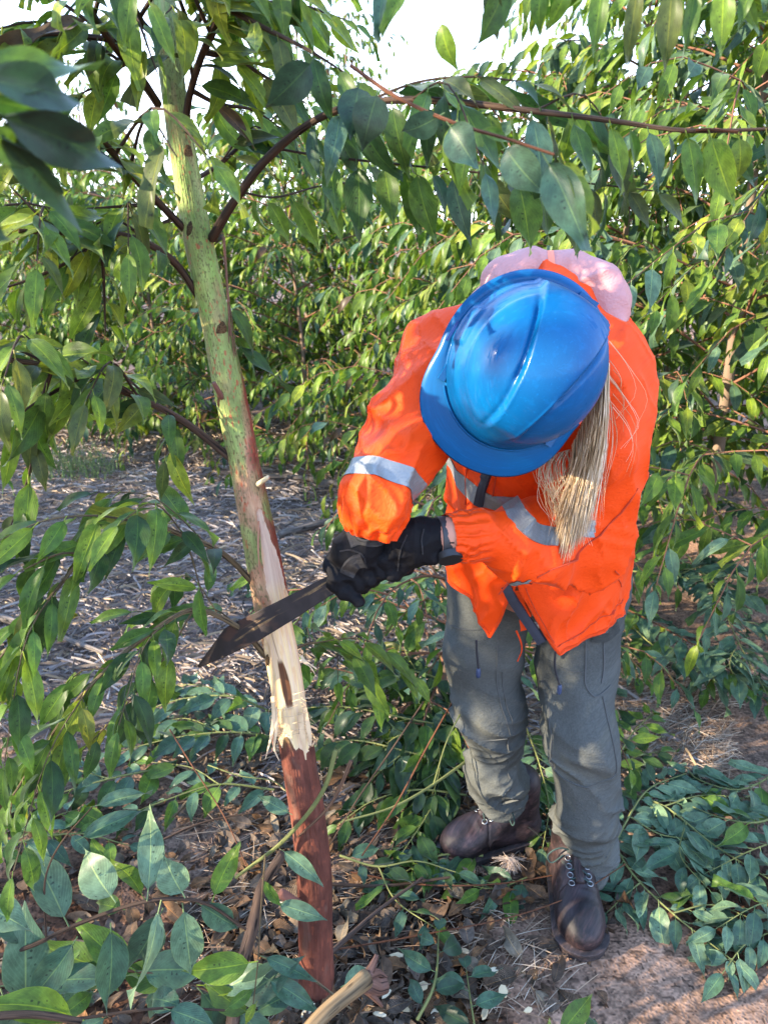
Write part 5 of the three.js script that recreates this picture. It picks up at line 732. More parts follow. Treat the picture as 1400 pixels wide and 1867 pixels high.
  // hem turn-up, a soft roll along the lower edge
  const rim = []; const hemPts = (a0, a1, n) => { const o = []; for (let i = 0; i <= n; i++) { const a = mix(a0, a1, i / n), y = hemY(a) + 0.004; let r = 0.12; for (let k = 0; k < 60; k++) { const x = SK.x + Math.sin(a) * r, z = SK.z + Math.cos(a) * r; const d = jacketSdf(x, y, z); if (Math.abs(d) < 0.0008) break; r -= d * 0.7; } o.push(V(SK.x + Math.sin(a) * r, y, SK.z + Math.cos(a) * r)); } return o; };
  const aC = an(P(1018, 1194, 1.33)), aD = an(P(1140, 1097, 1.53)), aA = an(P(852, 1184, 1.355)), aB = an(P(800, 1032, 1.5)), aX = an(P(921, 1086, 1.325));
  for (const [a, b] of [[aC, aD + 0.25], [aB - 0.2, aA], [aA, aX], [aX, aC]]) rim.push(tube(hemPts(a, b, 40), [0.0032, 0.0032], 6, true, 0.25));
  part('hem', mergeGeometries(rim), orange, jacket);
  // draw cords with toggles
  const cordM = M(0.012, 0.012, 0.016, 0.7), togM = M(0.020, 0.035, 0.085, 0.5);
  for (const c of [[[868, 1168, 1.335], [869, 1190, 1.34], [872, 1222, 1.345]], [[1012, 1188, 1.325], [1011, 1215, 1.33], [1020, 1252, 1.335]]]) { const q = catmull(PXL(c), 8); part('drawcord', tube(q, [0.0022, 0.0022], 7), cordM, jacket); const e = q[8]; part('toggle', tube([e.clone().add(V(0, 0.004, 0)), e.clone().add(V(0, -0.002, 0)), e.clone().add(V(0, -0.012, 0)), e.clone().add(V(0, -0.016, 0))], (t) => 0.0034 + 0.0016 * Math.sin(t * 3), 9), togM, jacket); }
  part('cord', tube(catmull(PXL([[941, 1150, 1.36], [949, 1170, 1.36], [951, 1185, 1.36], [943, 1206, 1.36]]), 8), [0.002, 0.0012], 6), orange, jacket);
  part('inner_flap', ribbon((x, y, z) => jacketSdf(x, y, z) + 0.006, [[930, 1098], [942, 1130], [955, 1158]].map(([x, y]) => P(x, y, 1.335)), 0.022, 0.003), orange, jacket);
  // hood pushed back behind the helmet
  const hd = [[897, 545, 1.31, 0.022], [925, 512, 1.36, 0.032], [975, 502, 1.375, 0.034], [1040, 503, 1.37, 0.036], [1086, 520, 1.35, 0.036], [1104, 550, 1.32, 0.028], [1116, 600, 1.28, 0.02]], hc = chain(hd.map(([x, y, d, r]) => [P(x, y, d), r]), 0.03);
  const hoodSdf = (x, y, z) => { let d = hc(x, y, z); if (Math.abs(d) < 0.03) { const w = vn(x * 9, y * 9, z * 9); d -= (ridge(vn(x * 15 + w * 2, y * 8, z * 9 + w)) - 0.4) * 0.008 + (ridge(vn(x * 45, y * 20 + w * 3, z * 30)) - 0.35) * 0.0035; } return d; };
  const pink = M(0.44, 0.185, 0.165, 0.7, { sheen: 0.3, sheenRoughness: 0.6, bumpMap: orange.bumpMap, bumpScale: 0.006 });
  const [hl, hh] = boxOf(hd.map(([x, y, d]) => P(x, y, d)), 0.07); tag(part('hood', nets(hoodSdf, hl, hh, 0.0045), pink, jacket), 'pale pink hood bunched behind the helmet');
  part('tape', ribbon(hoodSdf, [[1003, 458], [1005, 478], [1007, 498]].map(([x, y]) => hit(hoodSdf, x, y)), 0.010, 0.001), M(0.80, 0.22, 0.13, 0.8), jacket);
}

// ---- trousers
const tl = chain([[HL, 0.092], [P(880, 1180, 1.555), 0.082], [KL, 0.072], [P(905, 1400, 1.565), 0.061], [P(909, 1462, 1.60), 0.054]], 0.03), tr = chain([[HR, 0.092], [P(1052, 1210, 1.52), 0.083], [KR, 0.074], [P(1068, 1480, 1.432), 0.061], [P(1072, 1592, 1.425), 0.046]], 0.03), pel = ell(P(980, 1010, 1.58), 0.18, 0.12, 0.125);
function trouserSdf(x, y, z) {
  let d = smin(smin(tl(x, y, z), pel(x, y, z), 0.05), smin(tr(x, y, z), pel(x, y, z), 0.05), 0.012); if (Math.abs(d) > 0.03) return d;
  const kl = tl(x, y, z) < tr(x, y, z), low = kl ? sst(0.50, 0.24, y) : sst(0.40, 0.16, y), w = vn(x * 8, y * 8, z * 8), kn = Math.exp(-Math.pow((y - (kl ? 0.42 : 0.45)) / 0.07, 2));
  d -= (ridge(vn(y * 22 + x * 8 + w * 2.5, x * 7 + (kl ? 5 : 0), z * 8)) - 0.48) * (0.005 + 0.024 * low + 0.007 * kn);
  d -= (ridge(vn(y * 44 - x * 20 + w * 2, x * 13, z * 13)) - 0.35) * 0.010 * low + (ridge(vn(x * 7 + w, y * 3.5, z * 7)) - 0.35) * 0.011;
  return d;
}
{
  const clothT = dataTex(512, 512, (u, v) => { const n = tfb(u, v, 5, 4, 3), f = tn(u, v, 220, 8); const dust = sst(0.58, 0.75, tfb(u, v, 8, 4, 21)) * 0.35; const k = 0.80 + 0.22 * (n - 0.5) + 0.12 * (f - 0.5); return [k + dust * 0.17, k + dust * 0.13, k * 0.98 + dust * 0.05]; }, true); clothT.repeat.set(3, 3);
  const grey = M(0.112, 0.116, 0.112, 0.9, { map: clothT, bumpMap: orange.bumpMap, bumpScale: 0.006, specularIntensity: 0.2, sheen: 0.25, sheenRoughness: 0.7 }), dk = M(0.070, 0.071, 0.068, 0.9, { specularIntensity: 0.2 });
  const [lo, hi] = boxOf([HL, HR, KL, KR, AL, AR], 0.13); hi.y = Math.max(hi.y, 1.0); let g = nets(trouserSdf, lo, hi, 0.0058);
  const cl = P(908, 1482, 1.60), cr = P(1072, 1612, 1.42);
  [g] = cut(g, (x, y, z) => { const L = tl(x, y, z) < tr(x, y, z), c = L ? cl : cr; return y - c.y - (L ? 0.10 * (x - c.x) : 0) - 0.25 * (z - c.z) * 0.4 + 0.006 * Math.sin(x * 60); });
  const t = new THREE.Group(); t.name = numbered('trousers'); t.position.copy(PB).negate(); person.add(t); part('cloth', g, grey, t);
  const H = (pts) => pts.map(([x, y]) => hit(trouserSdf, x, y, 1.0)), seam = (p, w = 0.0020) => part('seam', ribbon(trouserSdf, H(p), w, 0.0012), dk, t);
  seam([[906, 1175], [905, 1230], [914, 1290], [930, 1340], [930, 1420]]); seam([[915, 1225], [924, 1290], [938, 1340]], 0.0018); seam([[852, 1346], [890, 1350], [925, 1346]], 0.0018); seam([[822, 1140], [850, 1148], [885, 1145]], 0.0018);
  seam([[1000, 1205], [1035, 1222], [1068, 1226]], 0.0018); seam([[1008, 1400], [1040, 1426], [1075, 1434], [1122, 1412]], 0.002); seam([[1000, 1280], [1006, 1350], [1008, 1400]], 0.002); seam([[1098, 1270], [1104, 1300], [1116, 1350], [1122, 1410]]); seam([[862, 1462], [905, 1472], [945, 1458]], 0.002); seam([[1030, 1560], [1070, 1580], [1105, 1562]], 0.002);
  // thigh pocket: pouch outline and flap
  seam([[1068, 1150], [1067, 1210], [1068, 1250], [1084, 1270], [1100, 1262], [1112, 1250]], 0.0032); seam([[1100, 1172], [1100, 1220], [1096, 1246]], 0.0032);
  part('pocket_flap', ribbon(trouserSdf, H([[1080, 1152], [1096, 1154], [1112, 1146], [1122, 1136]]), 0.040, 0.0055, 12), grey, t); part('pocket_tab', ribbon(trouserSdf, H([[1094, 1148], [1104, 1146]]), 0.016, 0.0065, 6), dk, t);
}

// ---- boots
function boot(heel, toe, label) {
  const X = toe.clone().sub(heel); X.y = 0; const L = X.length(); X.normalize(); const Z = V(-X.z, 0, X.x), k = L / 0.285, wz = 1.02, gyv = 0.004;
  const w = (x, y, z) => heel.clone().addScaledVector(X, x * k).addScaledVector(Z, z * wz).add(V(0, y * wz + gyv, 0)), loc = (f) => (x, y, z) => { const dx = x - heel.x, dz = z - heel.z; return f((dx * X.x + dz * X.z) / k, (y - gyv) / wz, (dx * Z.x + dz * Z.z) / wz); };
  const up = uni([cap(V(0.052, 0.06, 0), V(0.060, 0.17, 0), 0.043, 0.048), cap(V(0.045, 0.045, 0), V(0.19, 0.045, 0.004), 0.041, 0.042, 1, 1, 1.12), cap(V(0.10, 0.095, 0), V(0.205, 0.048, 0.004), 0.035, 0.036, 1, 1, 1.15), ell(V(0.218, 0.040, 0.004), 0.054, 0.042, 0.046)], 0.022);
  const upper = loc((x, y, z) => { let d = smax(up(x, y, z), 0.020 - y, 0.004); if (Math.abs(d) < 0.02) { d -= (ridge(vn(x * 40 + 3, y * 26, z * 18)) - 0.35) * 0.0032 * sst(0.10, 0.15, x) * sst(0.215, 0.19, x) + (fbm(x * 60, y * 60, z * 60, 2) - 0.5) * 0.0014; const s1 = Math.abs(Math.hypot((x - 0.232) / 1.0, z * 0.9) - 0.075); d += 0.0016 * Math.exp(-Math.pow(s1 / 0.0022, 2)); } return d; });
  const out = (x, z, g) => { const c = cap(V(0.040, 0, 0), V(0.218, 0, 0.005), 0.044 + g, 0.0560 + g); return c(x, 0, z); };
  const soleF = loc((x, y, z) => { const dx = out(x, z, y > 0.016 ? 0.005 : 0.002) - 0.0 , tr = y < 0.010 ? Math.max(0, Math.sin(x * 260)) * 0.0018 : 0; return Math.max(dx + tr + (Math.abs(y - 0.0165) < 0.0022 ? 0.0016 : 0), y - 0.024, -y + (x > 0.09 && x < 0.125 ? 0.008 : 0)); });
  const [lo, hi] = boxOf([w(-0.02, -0.01, -0.07), w(0.30, 0.24, 0.07), w(-0.02, 0, 0.07), w(0.30, 0, -0.07)], 0.02);
  const b = new THREE.Group(); b.name = numbered('boot'); b.position.copy(PB).negate(); person.add(b); if (label) b.userData.label = label;
  const leaT = dataTex(256, 256, (u, v) => { const n = tfb(u, v, 4, 4, 2), f = tn(u, v, 60, 5), sc = sst(0.55, 0.75, tfb(u, v, 14, 3, 9)) * 0.8; const q = 0.50 + 0.8 * (n - 0.45) + 0.25 * (f - 0.5); return [q + sc * 0.34, q * 0.93 + sc * 0.27, q * 0.92 + sc * 0.22]; }, true); leaT.repeat.set(7, 7);
  const lea = M(0.064, 0.046, 0.049, 0.5, { map: leaT, bumpMap: clothBump, bumpScale: 0.002, specularIntensity: 0.6 }), solM = M(0.095, 0.072, 0.066, 0.85, { map: leaT }), laceM = M(0.010, 0.030, 0.027, 0.8), met = M(0.30, 0.30, 0.30, 0.3, { metalness: 0.9 });
  part('upper', nets(upper, lo, hi, 0.0042), lea, b); part('sole', nets(soleF, lo, hi, 0.0036), solM, b);
  const on = (x, z) => { let y = 0.24; for (let i = 0; i < 200; i++) { const p = w(x, y, z), d = upper(p.x, p.y, p.z); if (d < 0.0006) break; y -= Math.max(0.0006, d * 0.6); } return w(x, y, z); };
  part('tongue', tube(catmull([on(0.172, 0.002), on(0.150, 0.002), on(0.125, 0.002), on(0.105, 0.002)].map((p) => p.add(V(0, 0.001, 0))), 10), (t) => 0.010 + 0.006 * t, 10), lea, b);
  for (let i = 0; i < 4; i++) { const x = 0.168 - i * 0.017; for (const s of [-1, 1]) { const p = on(x, s * 0.020).add(V(0, 0.001, 0)), e = new THREE.TorusGeometry(0.0062, 0.0013, 6, 14), m = part('eyelet', e, met, b); m.position.copy(p); m.lookAt(p.clone().add(grad(upper, p)).add(V(0.3 * s, 0.2, 0))); m.position.copy(p); }
    const c = [on(x, -0.020), on(x - 0.004, 0).add(V(0, 0.006, 0)), on(x - 0.008, 0.020)].map((p) => p.add(V(0, 0.003, 0))); part('lace', tube(catmull(c, 8), [0.0018, 0.0018], 6), laceM, b); }
  for (const s of [-1, 1]) { const p = on(0.112, s * 0.01).add(V(0, 0.006, 0)); part('lace', tube(catmull([p, p.clone().addScaledVector(Z, s * 0.03).add(V(0, 0.008, 0)), p.clone().addScaledVector(Z, s * 0.055).add(V(0, -0.015, 0)), p.clone().addScaledVector(Z, s * 0.045).add(V(0, -0.035, 0)), p.clone().addScaledVector(Z, s * 0.02).add(V(0, -0.012, 0))], 16), [0.0019, 0.0019], 6), laceM, b); }
}
{ const t1 = G(1073, 1764, 0.004), h1 = t1.clone().add(V(0.008, 0, -0.30)); t1.y = h1.y = 0; boot(h1, t1, 'boot with its toe to the camera'); const t2 = G(796, 1562, 0.02), h2 = G(980, 1520, 0.0); t2.y = h2.y = 0; const dv = h2.clone().sub(t2).normalize(); boot(t2.clone().addScaledVector(dv, 0.285), t2, 'boot turned sideways behind'); }
// ---- helmet
{
  const NU = 180, pos = [], idx = [], uv = [], rows = [];
  const S = []; for (let i = 0; i <= 60; i++) S.push(i / 60); const BR = [0.05, 0.15, 0.3, 0.5, 0.7, 0.85, 0.95, 1.0];
  const baseR = (th) => { const c = Math.cos(th), s = Math.sin(th), b = c > 0 ? 0.121 : 0.121; return 1 / Math.hypot(s / 0.108, c / b); };
  const shell = (off) => {
    const p0 = pos.length / 3;
    const put = (th, r, y, nx, u) => { const x = Math.sin(th) * r, z = Math.cos(th) * r, q = hP(x, y, z); pos.push(q.x, q.y, q.z); uv.push(u, nx); };
    for (const s of S) for (let i = 0; i <= NU; i++) {
      const th = i / NU * Math.PI * 2, a = s * Math.PI / 2, R = baseR(th) - off; let r = R * Math.pow(Math.sin(a), 0.90), y = (0.143 - off) * Math.pow(Math.max(Math.cos(a), 0), 0.82);
      const x = Math.sin(th) * r, z = Math.cos(th) * r; let k = 0;
      // raised crown panel, wide behind and narrow in front, with a bead on each edge; hollow above the peak
      const w = mix(0.050, 0.020, sst(-0.10, 0.10, z)), dx = Math.abs(x) - w, zone = sst(0.112, 0.088, z) * sst(-0.12, -0.09, z);
      k += 0.0105 * sst(0.003, -0.003, dx) * zone + 0.0030 * Math.exp(-Math.pow(dx / 0.0028, 2)) * zone;
      const bead = Math.exp(-Math.pow((Math.abs(x) - 0.030 - 0.02 * sst(0.05, -0.08, z)) / 0.004, 2)) * sst(0.06, 0.04, Math.abs(z + 0.015)); k -= 0.0045 * bead * sst(0.9, 0.8, s);
      const el = Math.hypot(x / 0.098, (z - 0.005) / 0.107); k += 0.0035 * sst(1.0, 0.94, el) * sst(0.0, 0.012, dx) ;
      k += 0.0045 * sst(0.90, 0.965, s) * (1 - 0.3 * sst(0.985, 1, s));
      const slotA = Math.abs(Math.abs(th - Math.PI) - Math.PI / 2 + 0.05); k += 0.0035 * sst(0.30, 0.24, slotA) * sst(0.80, 0.84, s);
      const sa = Math.sin(a), nr = sa, ny = Math.cos(a); r += k * nr; y += k * ny; put(th, r, y, s, i / NU);
    }
    for (const b of BR) for (let i = 0; i <= NU; i++) {
      const th = i / NU * Math.PI * 2, c = Math.cos(th), f = sst(0.25, 0.95, c), wdt = 0.015 + 0.003 * sst(0, -1, c) + 0.032 * f, R = baseR(th) - off + 0.0045;
      const r = R + wdt * b - (off ? 0.001 : 0), y = -0.005 * b - 0.007 * f * b * b - off + 0.003 * Math.sin(Math.min(1, b * 1.0) * Math.PI) * (1 - f) + (b > 0.9 ? -0.0012 : 0); put(th, r, y - 0.001, 1 + b, i / NU);
    }
    const n = S.length + BR.length, w2 = NU + 1; for (let j = 0; j < n - 1; j++) for (let i = 0; i < NU; i++) { const a = p0 + j * w2 + i, b = a + 1, c = a + w2, d = c + 1; off ? idx.push(a, b, c, b, d, c) : idx.push(a, c, b, b, c, d); }
    rows.push(p0 + (n - 1) * w2);
  };
  shell(0); shell(0.003); for (let i = 0; i < NU; i++) { const a = rows[0] + i, b = rows[1] + i; idx.push(a, b, a + 1, b, b + 1, a + 1); }
  const rough = dataTex(512, 512, (u, v) => { const sc = sst(0.72, 0.78, tfb(u, v, 40, 2, 3)) * 0.35 + 0.18 * tfb(u, v, 6, 4, 8); const scr = Math.abs(((u * 3 + v * 7 + 0.3 * tn(u, v, 6, 2)) * 9) % 1 - 0.5) < 0.012 ? 0.3 : 0; const k = 0.30 + sc + scr; return [k, k, k]; });
  const colT = dataTex(512, 512, (u, v) => { const dust = sst(0.55, 0.80, tfb(u, v, 30, 3, 5)) * 0.25 + sst(0.86, 0.90, tn(u, v, 130, 2)) * 0.4; return [0.78 + dust * 0.2, 0.78 + dust * 0.24, 0.80 + dust * 0.2].map((q) => q - 0.04 * tfb(u, v, 9, 3, 11)); }, true);
  const blue = M(0.0, 0.128, 0.345, 1, { map: colT, roughnessMap: rough, clearcoat: 0.12, clearcoatRoughness: 0.14, specularIntensity: 0.32 });
  const h = new THREE.Group(); h.name = numbered('helmet'); h.position.copy(PB).negate(); person.add(h); part('helmet_shell', geo(pos, idx, null, uv), blue, h);
  const at3 = (x, y, z, g, m, n, up) => { const o = part(n, g, m, h); o.position.copy(hP(x, y, z)); o.lookAt(hP(x, y, z).add(up || hUp)); return o; };
  at3(-0.012, 0.1395, 0.02, new THREE.TorusGeometry(0.0085, 0.0009, 6, 28), blue, 'moulded_ring'); at3(-0.012, 0.1398, 0.02, new THREE.TorusGeometry(0.0045, 0.0008, 6, 20), blue, 'moulded_ring');
  const dark = M(0.0, 0.03, 0.16, 0.6), red = M(0.75, 0.09, 0.02, 0.6);
  // accessory slots at the sides of the brim, small lugs on the peak seam
  for (const s of [-1, 1]) { const o = part('slot', new THREE.BoxGeometry(0.004, 0.0025, 0.030), s < 0 ? dark : red, h); o.position.copy(hP(s * 0.1185, 0.0052, 0.012)); o.setRotationFromMatrix(new THREE.Matrix4().makeBasis(hX, hUp, hF)); }
  for (const th of [0.95, -0.95, 2.9]) { const R = baseR(th) + 0.006, g = new THREE.BoxGeometry(th > 2 ? 0.03 : 0.010, 0.006, 0.022); const o = part('lug', g, blue, h); o.position.copy(hP(Math.sin(th) * R, 0.004, Math.cos(th) * R)); o.setRotationFromMatrix(new THREE.Matrix4().makeBasis(hX, hUp, hF)); }
  const gut = []; for (let i = 0; i <= 40; i++) { const th = mix(-0.8, 0.8, i / 40), R = baseR(th) + 0.0075; gut.push(hP(Math.sin(th) * R, 0.001, Math.cos(th) * R)); } part('peak_seam', tube(gut, [0.0016, 0.0016], 6), blue, h);
  part('harness', tube(Array.from({ length: 41 }, (_, i) => { const th = i / 40 * Math.PI * 2; return hP(Math.sin(th) * 0.092, -0.004, Math.cos(th) * 0.104); }), [0.006, 0.006], 6), M(0.02, 0.02, 0.022, 0.8), h);
}
// ---- hair falling from under the helmet
{
  const r = rngOf(321), st = [[], [], []], N = 1500;
  for (let i = 0; i < N; i++) {
    const u = r(), loose = r() < 0.07, x0 = mix(1042, 1110, u), y0 = mix(812, 660, u) + 20 * r(), d0 = 1.13 + 0.05 * r(), clump = Math.floor(u * 9 + r() * 1.4) / 9, xe = mix(1014, 1072, clump) + (r() - 0.5) * (loose ? 70 : 20), ye = mix(1004, 930, Math.pow(clump, 1.3)) - 70 * Math.pow(r(), 3) + (r() - 0.25) * 62 - 36 * r() * r(), de = 1.10 + 0.035 * r(), xm = mix(x0, xe, 0.45) + 10 * (r() - 0.5) + (loose ? 34 * (r() - 0.2) : 6), ym = mix(y0, ye, 0.5);
    const c = catmull([P(x0, y0, d0), P(mix(x0, xm, 0.55) + 3, mix(y0, ym, 0.5), d0 - 0.02), P(xm, ym, mix(d0, de, 0.5) - 0.012), P(mix(xm, xe, 0.6) + (r() - 0.5) * 8, mix(ym, ye, 0.6), de - 0.004), P(xe, ye, de)], 14);
    st[Math.floor(r() * 3)].push(tube(c, (t) => (loose ? 0.0004 : 0.0009) * (1 - 0.75 * t * t), 3, false));
  }
  for (let i = 0; i < 12; i++) { const x0 = mix(1098, 1118, r()), y0 = mix(620, 760, r()), s = 20 + 50 * r(), d = 1.15; st[i % 3].push(tube(catmull([P(x0, y0, d), P(x0 + s * 0.6, y0 + s * 0.8, d - 0.01), P(x0 + s * (0.6 + 0.5 * r()), y0 + s * 1.6, d - 0.01), P(x0 + s * (0.2 + 0.8 * r()), y0 + s * 2.4, d)], 10), [0.00045, 0.0002], 3, false)); }
  for (let i = 0; i < 60; i++) { const x0 = mix(985, 1040, r()), y0 = 835 - (x0 - 985) * 0.3, d = 1.12; st[i % 3].push(tube(catmull([P(x0, y0, d + 0.03), P(x0 + (r() - 0.6) * 30, y0 + 30, d), P(x0 + (r() - 0.3) * 40, y0 + 70 + 40 * r(), d - 0.01), P(x0 + 20 + 30 * r(), y0 + 120 + 60 * r(), d - 0.01)], 10), [0.0006, 0.0002], 3, false)); }
  const mats = [M(0.58, 0.42, 0.25, 0.45, { specularIntensity: 0.7 }), M(0.72, 0.57, 0.40, 0.42, { specularIntensity: 0.7 }), M(0.42, 0.28, 0.15, 0.5, { specularIntensity: 0.7 })];
  const hg = new THREE.Group(); hg.name = numbered('hair'); hg.position.copy(PB).negate(); person.add(hg); tag(hg, 'long blond hair hanging over the sleeve'); st.forEach((s, i) => { const m = part('strands', mergeGeometries(s), mats[i], hg); m.userData.kind = 'stuff'; });
}
// ---- machete
const mO = P(632, 1051, 1.095), mU = P(410, 1180, 1.118).sub(mO).normalize(), mN = V(0, EYE, 0).sub(mO).normalize(); mN.addScaledVector(mU, -mN.dot(mU)).normalize(); mN.applyAxisAngle(mU, 0.12); const mW = mN.clone().cross(mU);
const machete = thing('machete', 'dark bladed machete held in black gloves across the bare trunk', 'machete', mO.clone());
{
  const flat = (px, py) => { const dir = P(px, py, 1).sub(V(0, EYE, 0)), t = mO.clone().sub(V(0, EYE, 0)).dot(mN) / dir.dot(mN), q = V(0, EYE, 0).addScaledVector(dir, t).sub(mO); return [q.dot(mU), q.dot(mW)]; };
  const o = [[655, 1021], [622, 1039], [560, 1071], [500, 1101], [420, 1141], [411, 1147], [362, 1214], [364, 1216], [420, 1192], [470, 1168], [540, 1125], [600, 1086], [645, 1060], [668, 1044]].map(([x, y]) => flat(x, y)), sh = new THREE.Shape(); o.forEach(([x, y], i) => i ? sh.lineTo(x, y) : sh.moveTo(x, y));
  const g = new THREE.ExtrudeGeometry(sh, { depth: 0.0018, bevelEnabled: true, bevelSize: 0.0012, bevelThickness: 0.0006, bevelSegments: 2, steps: 1 }); g.translate(0, 0, -0.0009); const q = g.attributes.position, uv = new Float32Array(q.count * 2); for (let i = 0; i < q.count; i++) { uv[i * 2] = q.getX(i) / 0.3; uv[i * 2 + 1] = (q.getY(i) + 0.05) / 0.1; } g.setAttribute('uv', new THREE.BufferAttribute(uv, 2));
  // dark patina with rubbed streaks and sap stains that run along the blade
  const bt = dataTex(1024, 256, (u, v) => { const n = fbm(u * 30, v * 5, 3, 4), s = fbm(u * 5, v * 34, 7, 4), f = vn(u * 160, v * 24, 2); let c = [0.018 + 0.014 * n, 0.012 + 0.009 * n, 0.010 + 0.008 * n]; const wn = (fbm(u * 9 + 3, v * 3, 4, 3) - 0.5) * 0.35, st = sst(0.07, 0.02, Math.abs(v - (0.50 + wn * 0.6 - 0.02))) * sst(0.06, 0.12, u) * sst(0.80, 0.72, u) * sst(0.50, 0.62, s); c = c.map((k, i) => mix(k, [0.26, 0.15, 0.06][i] * (0.7 + 0.5 * f), st * 0.6)); const ru = sst(0.58, 0.72, fbm(u * 12 + 9, v * 6, 5, 4)) * 0.5 * sst(0.25, 0.7, u); c = c.map((k, i) => mix(k, [0.075, 0.030, 0.016][i], ru)); return S3(...c); }, true, false);
  const br = dataTex(256, 64, (u, v) => { const k = 0.45 + 0.35 * fbm(u * 20, v * 6, 2, 3); return [k, k, k]; }, false, false);
  const m = part('blade', g, M(1, 1, 1, 1, { map: bt, roughnessMap: br, metalness: 0.25, specularIntensity: 0.6 }), machete); m.setRotationFromMatrix(new THREE.Matrix4().makeBasis(mU, mW, mN));
  const hp = catmull([P(660, 1032, 1.098), P(690, 1012, 1.10), P(730, 988, 1.102), P(752, 974, 1.104)], 12); part('handle', tube(hp, (t) => 0.0135 + 0.003 * Math.sin(t * 9), 14), M(0.42, 0.17, 0.08, 0.6), machete, mO);
  // the wooden swell of the grip that shows between the gloves
  part('grip', tube(catmull([P(688, 1036, 1.072), P(700, 1018, 1.070), P(713, 1002, 1.074)], 8), (t) => 0.004 + 0.007 * Math.sin(Math.PI * Math.min(1, t * 0.9 + 0.1)), 10), M(0.46, 0.17, 0.09, 0.6), machete, mO);
}
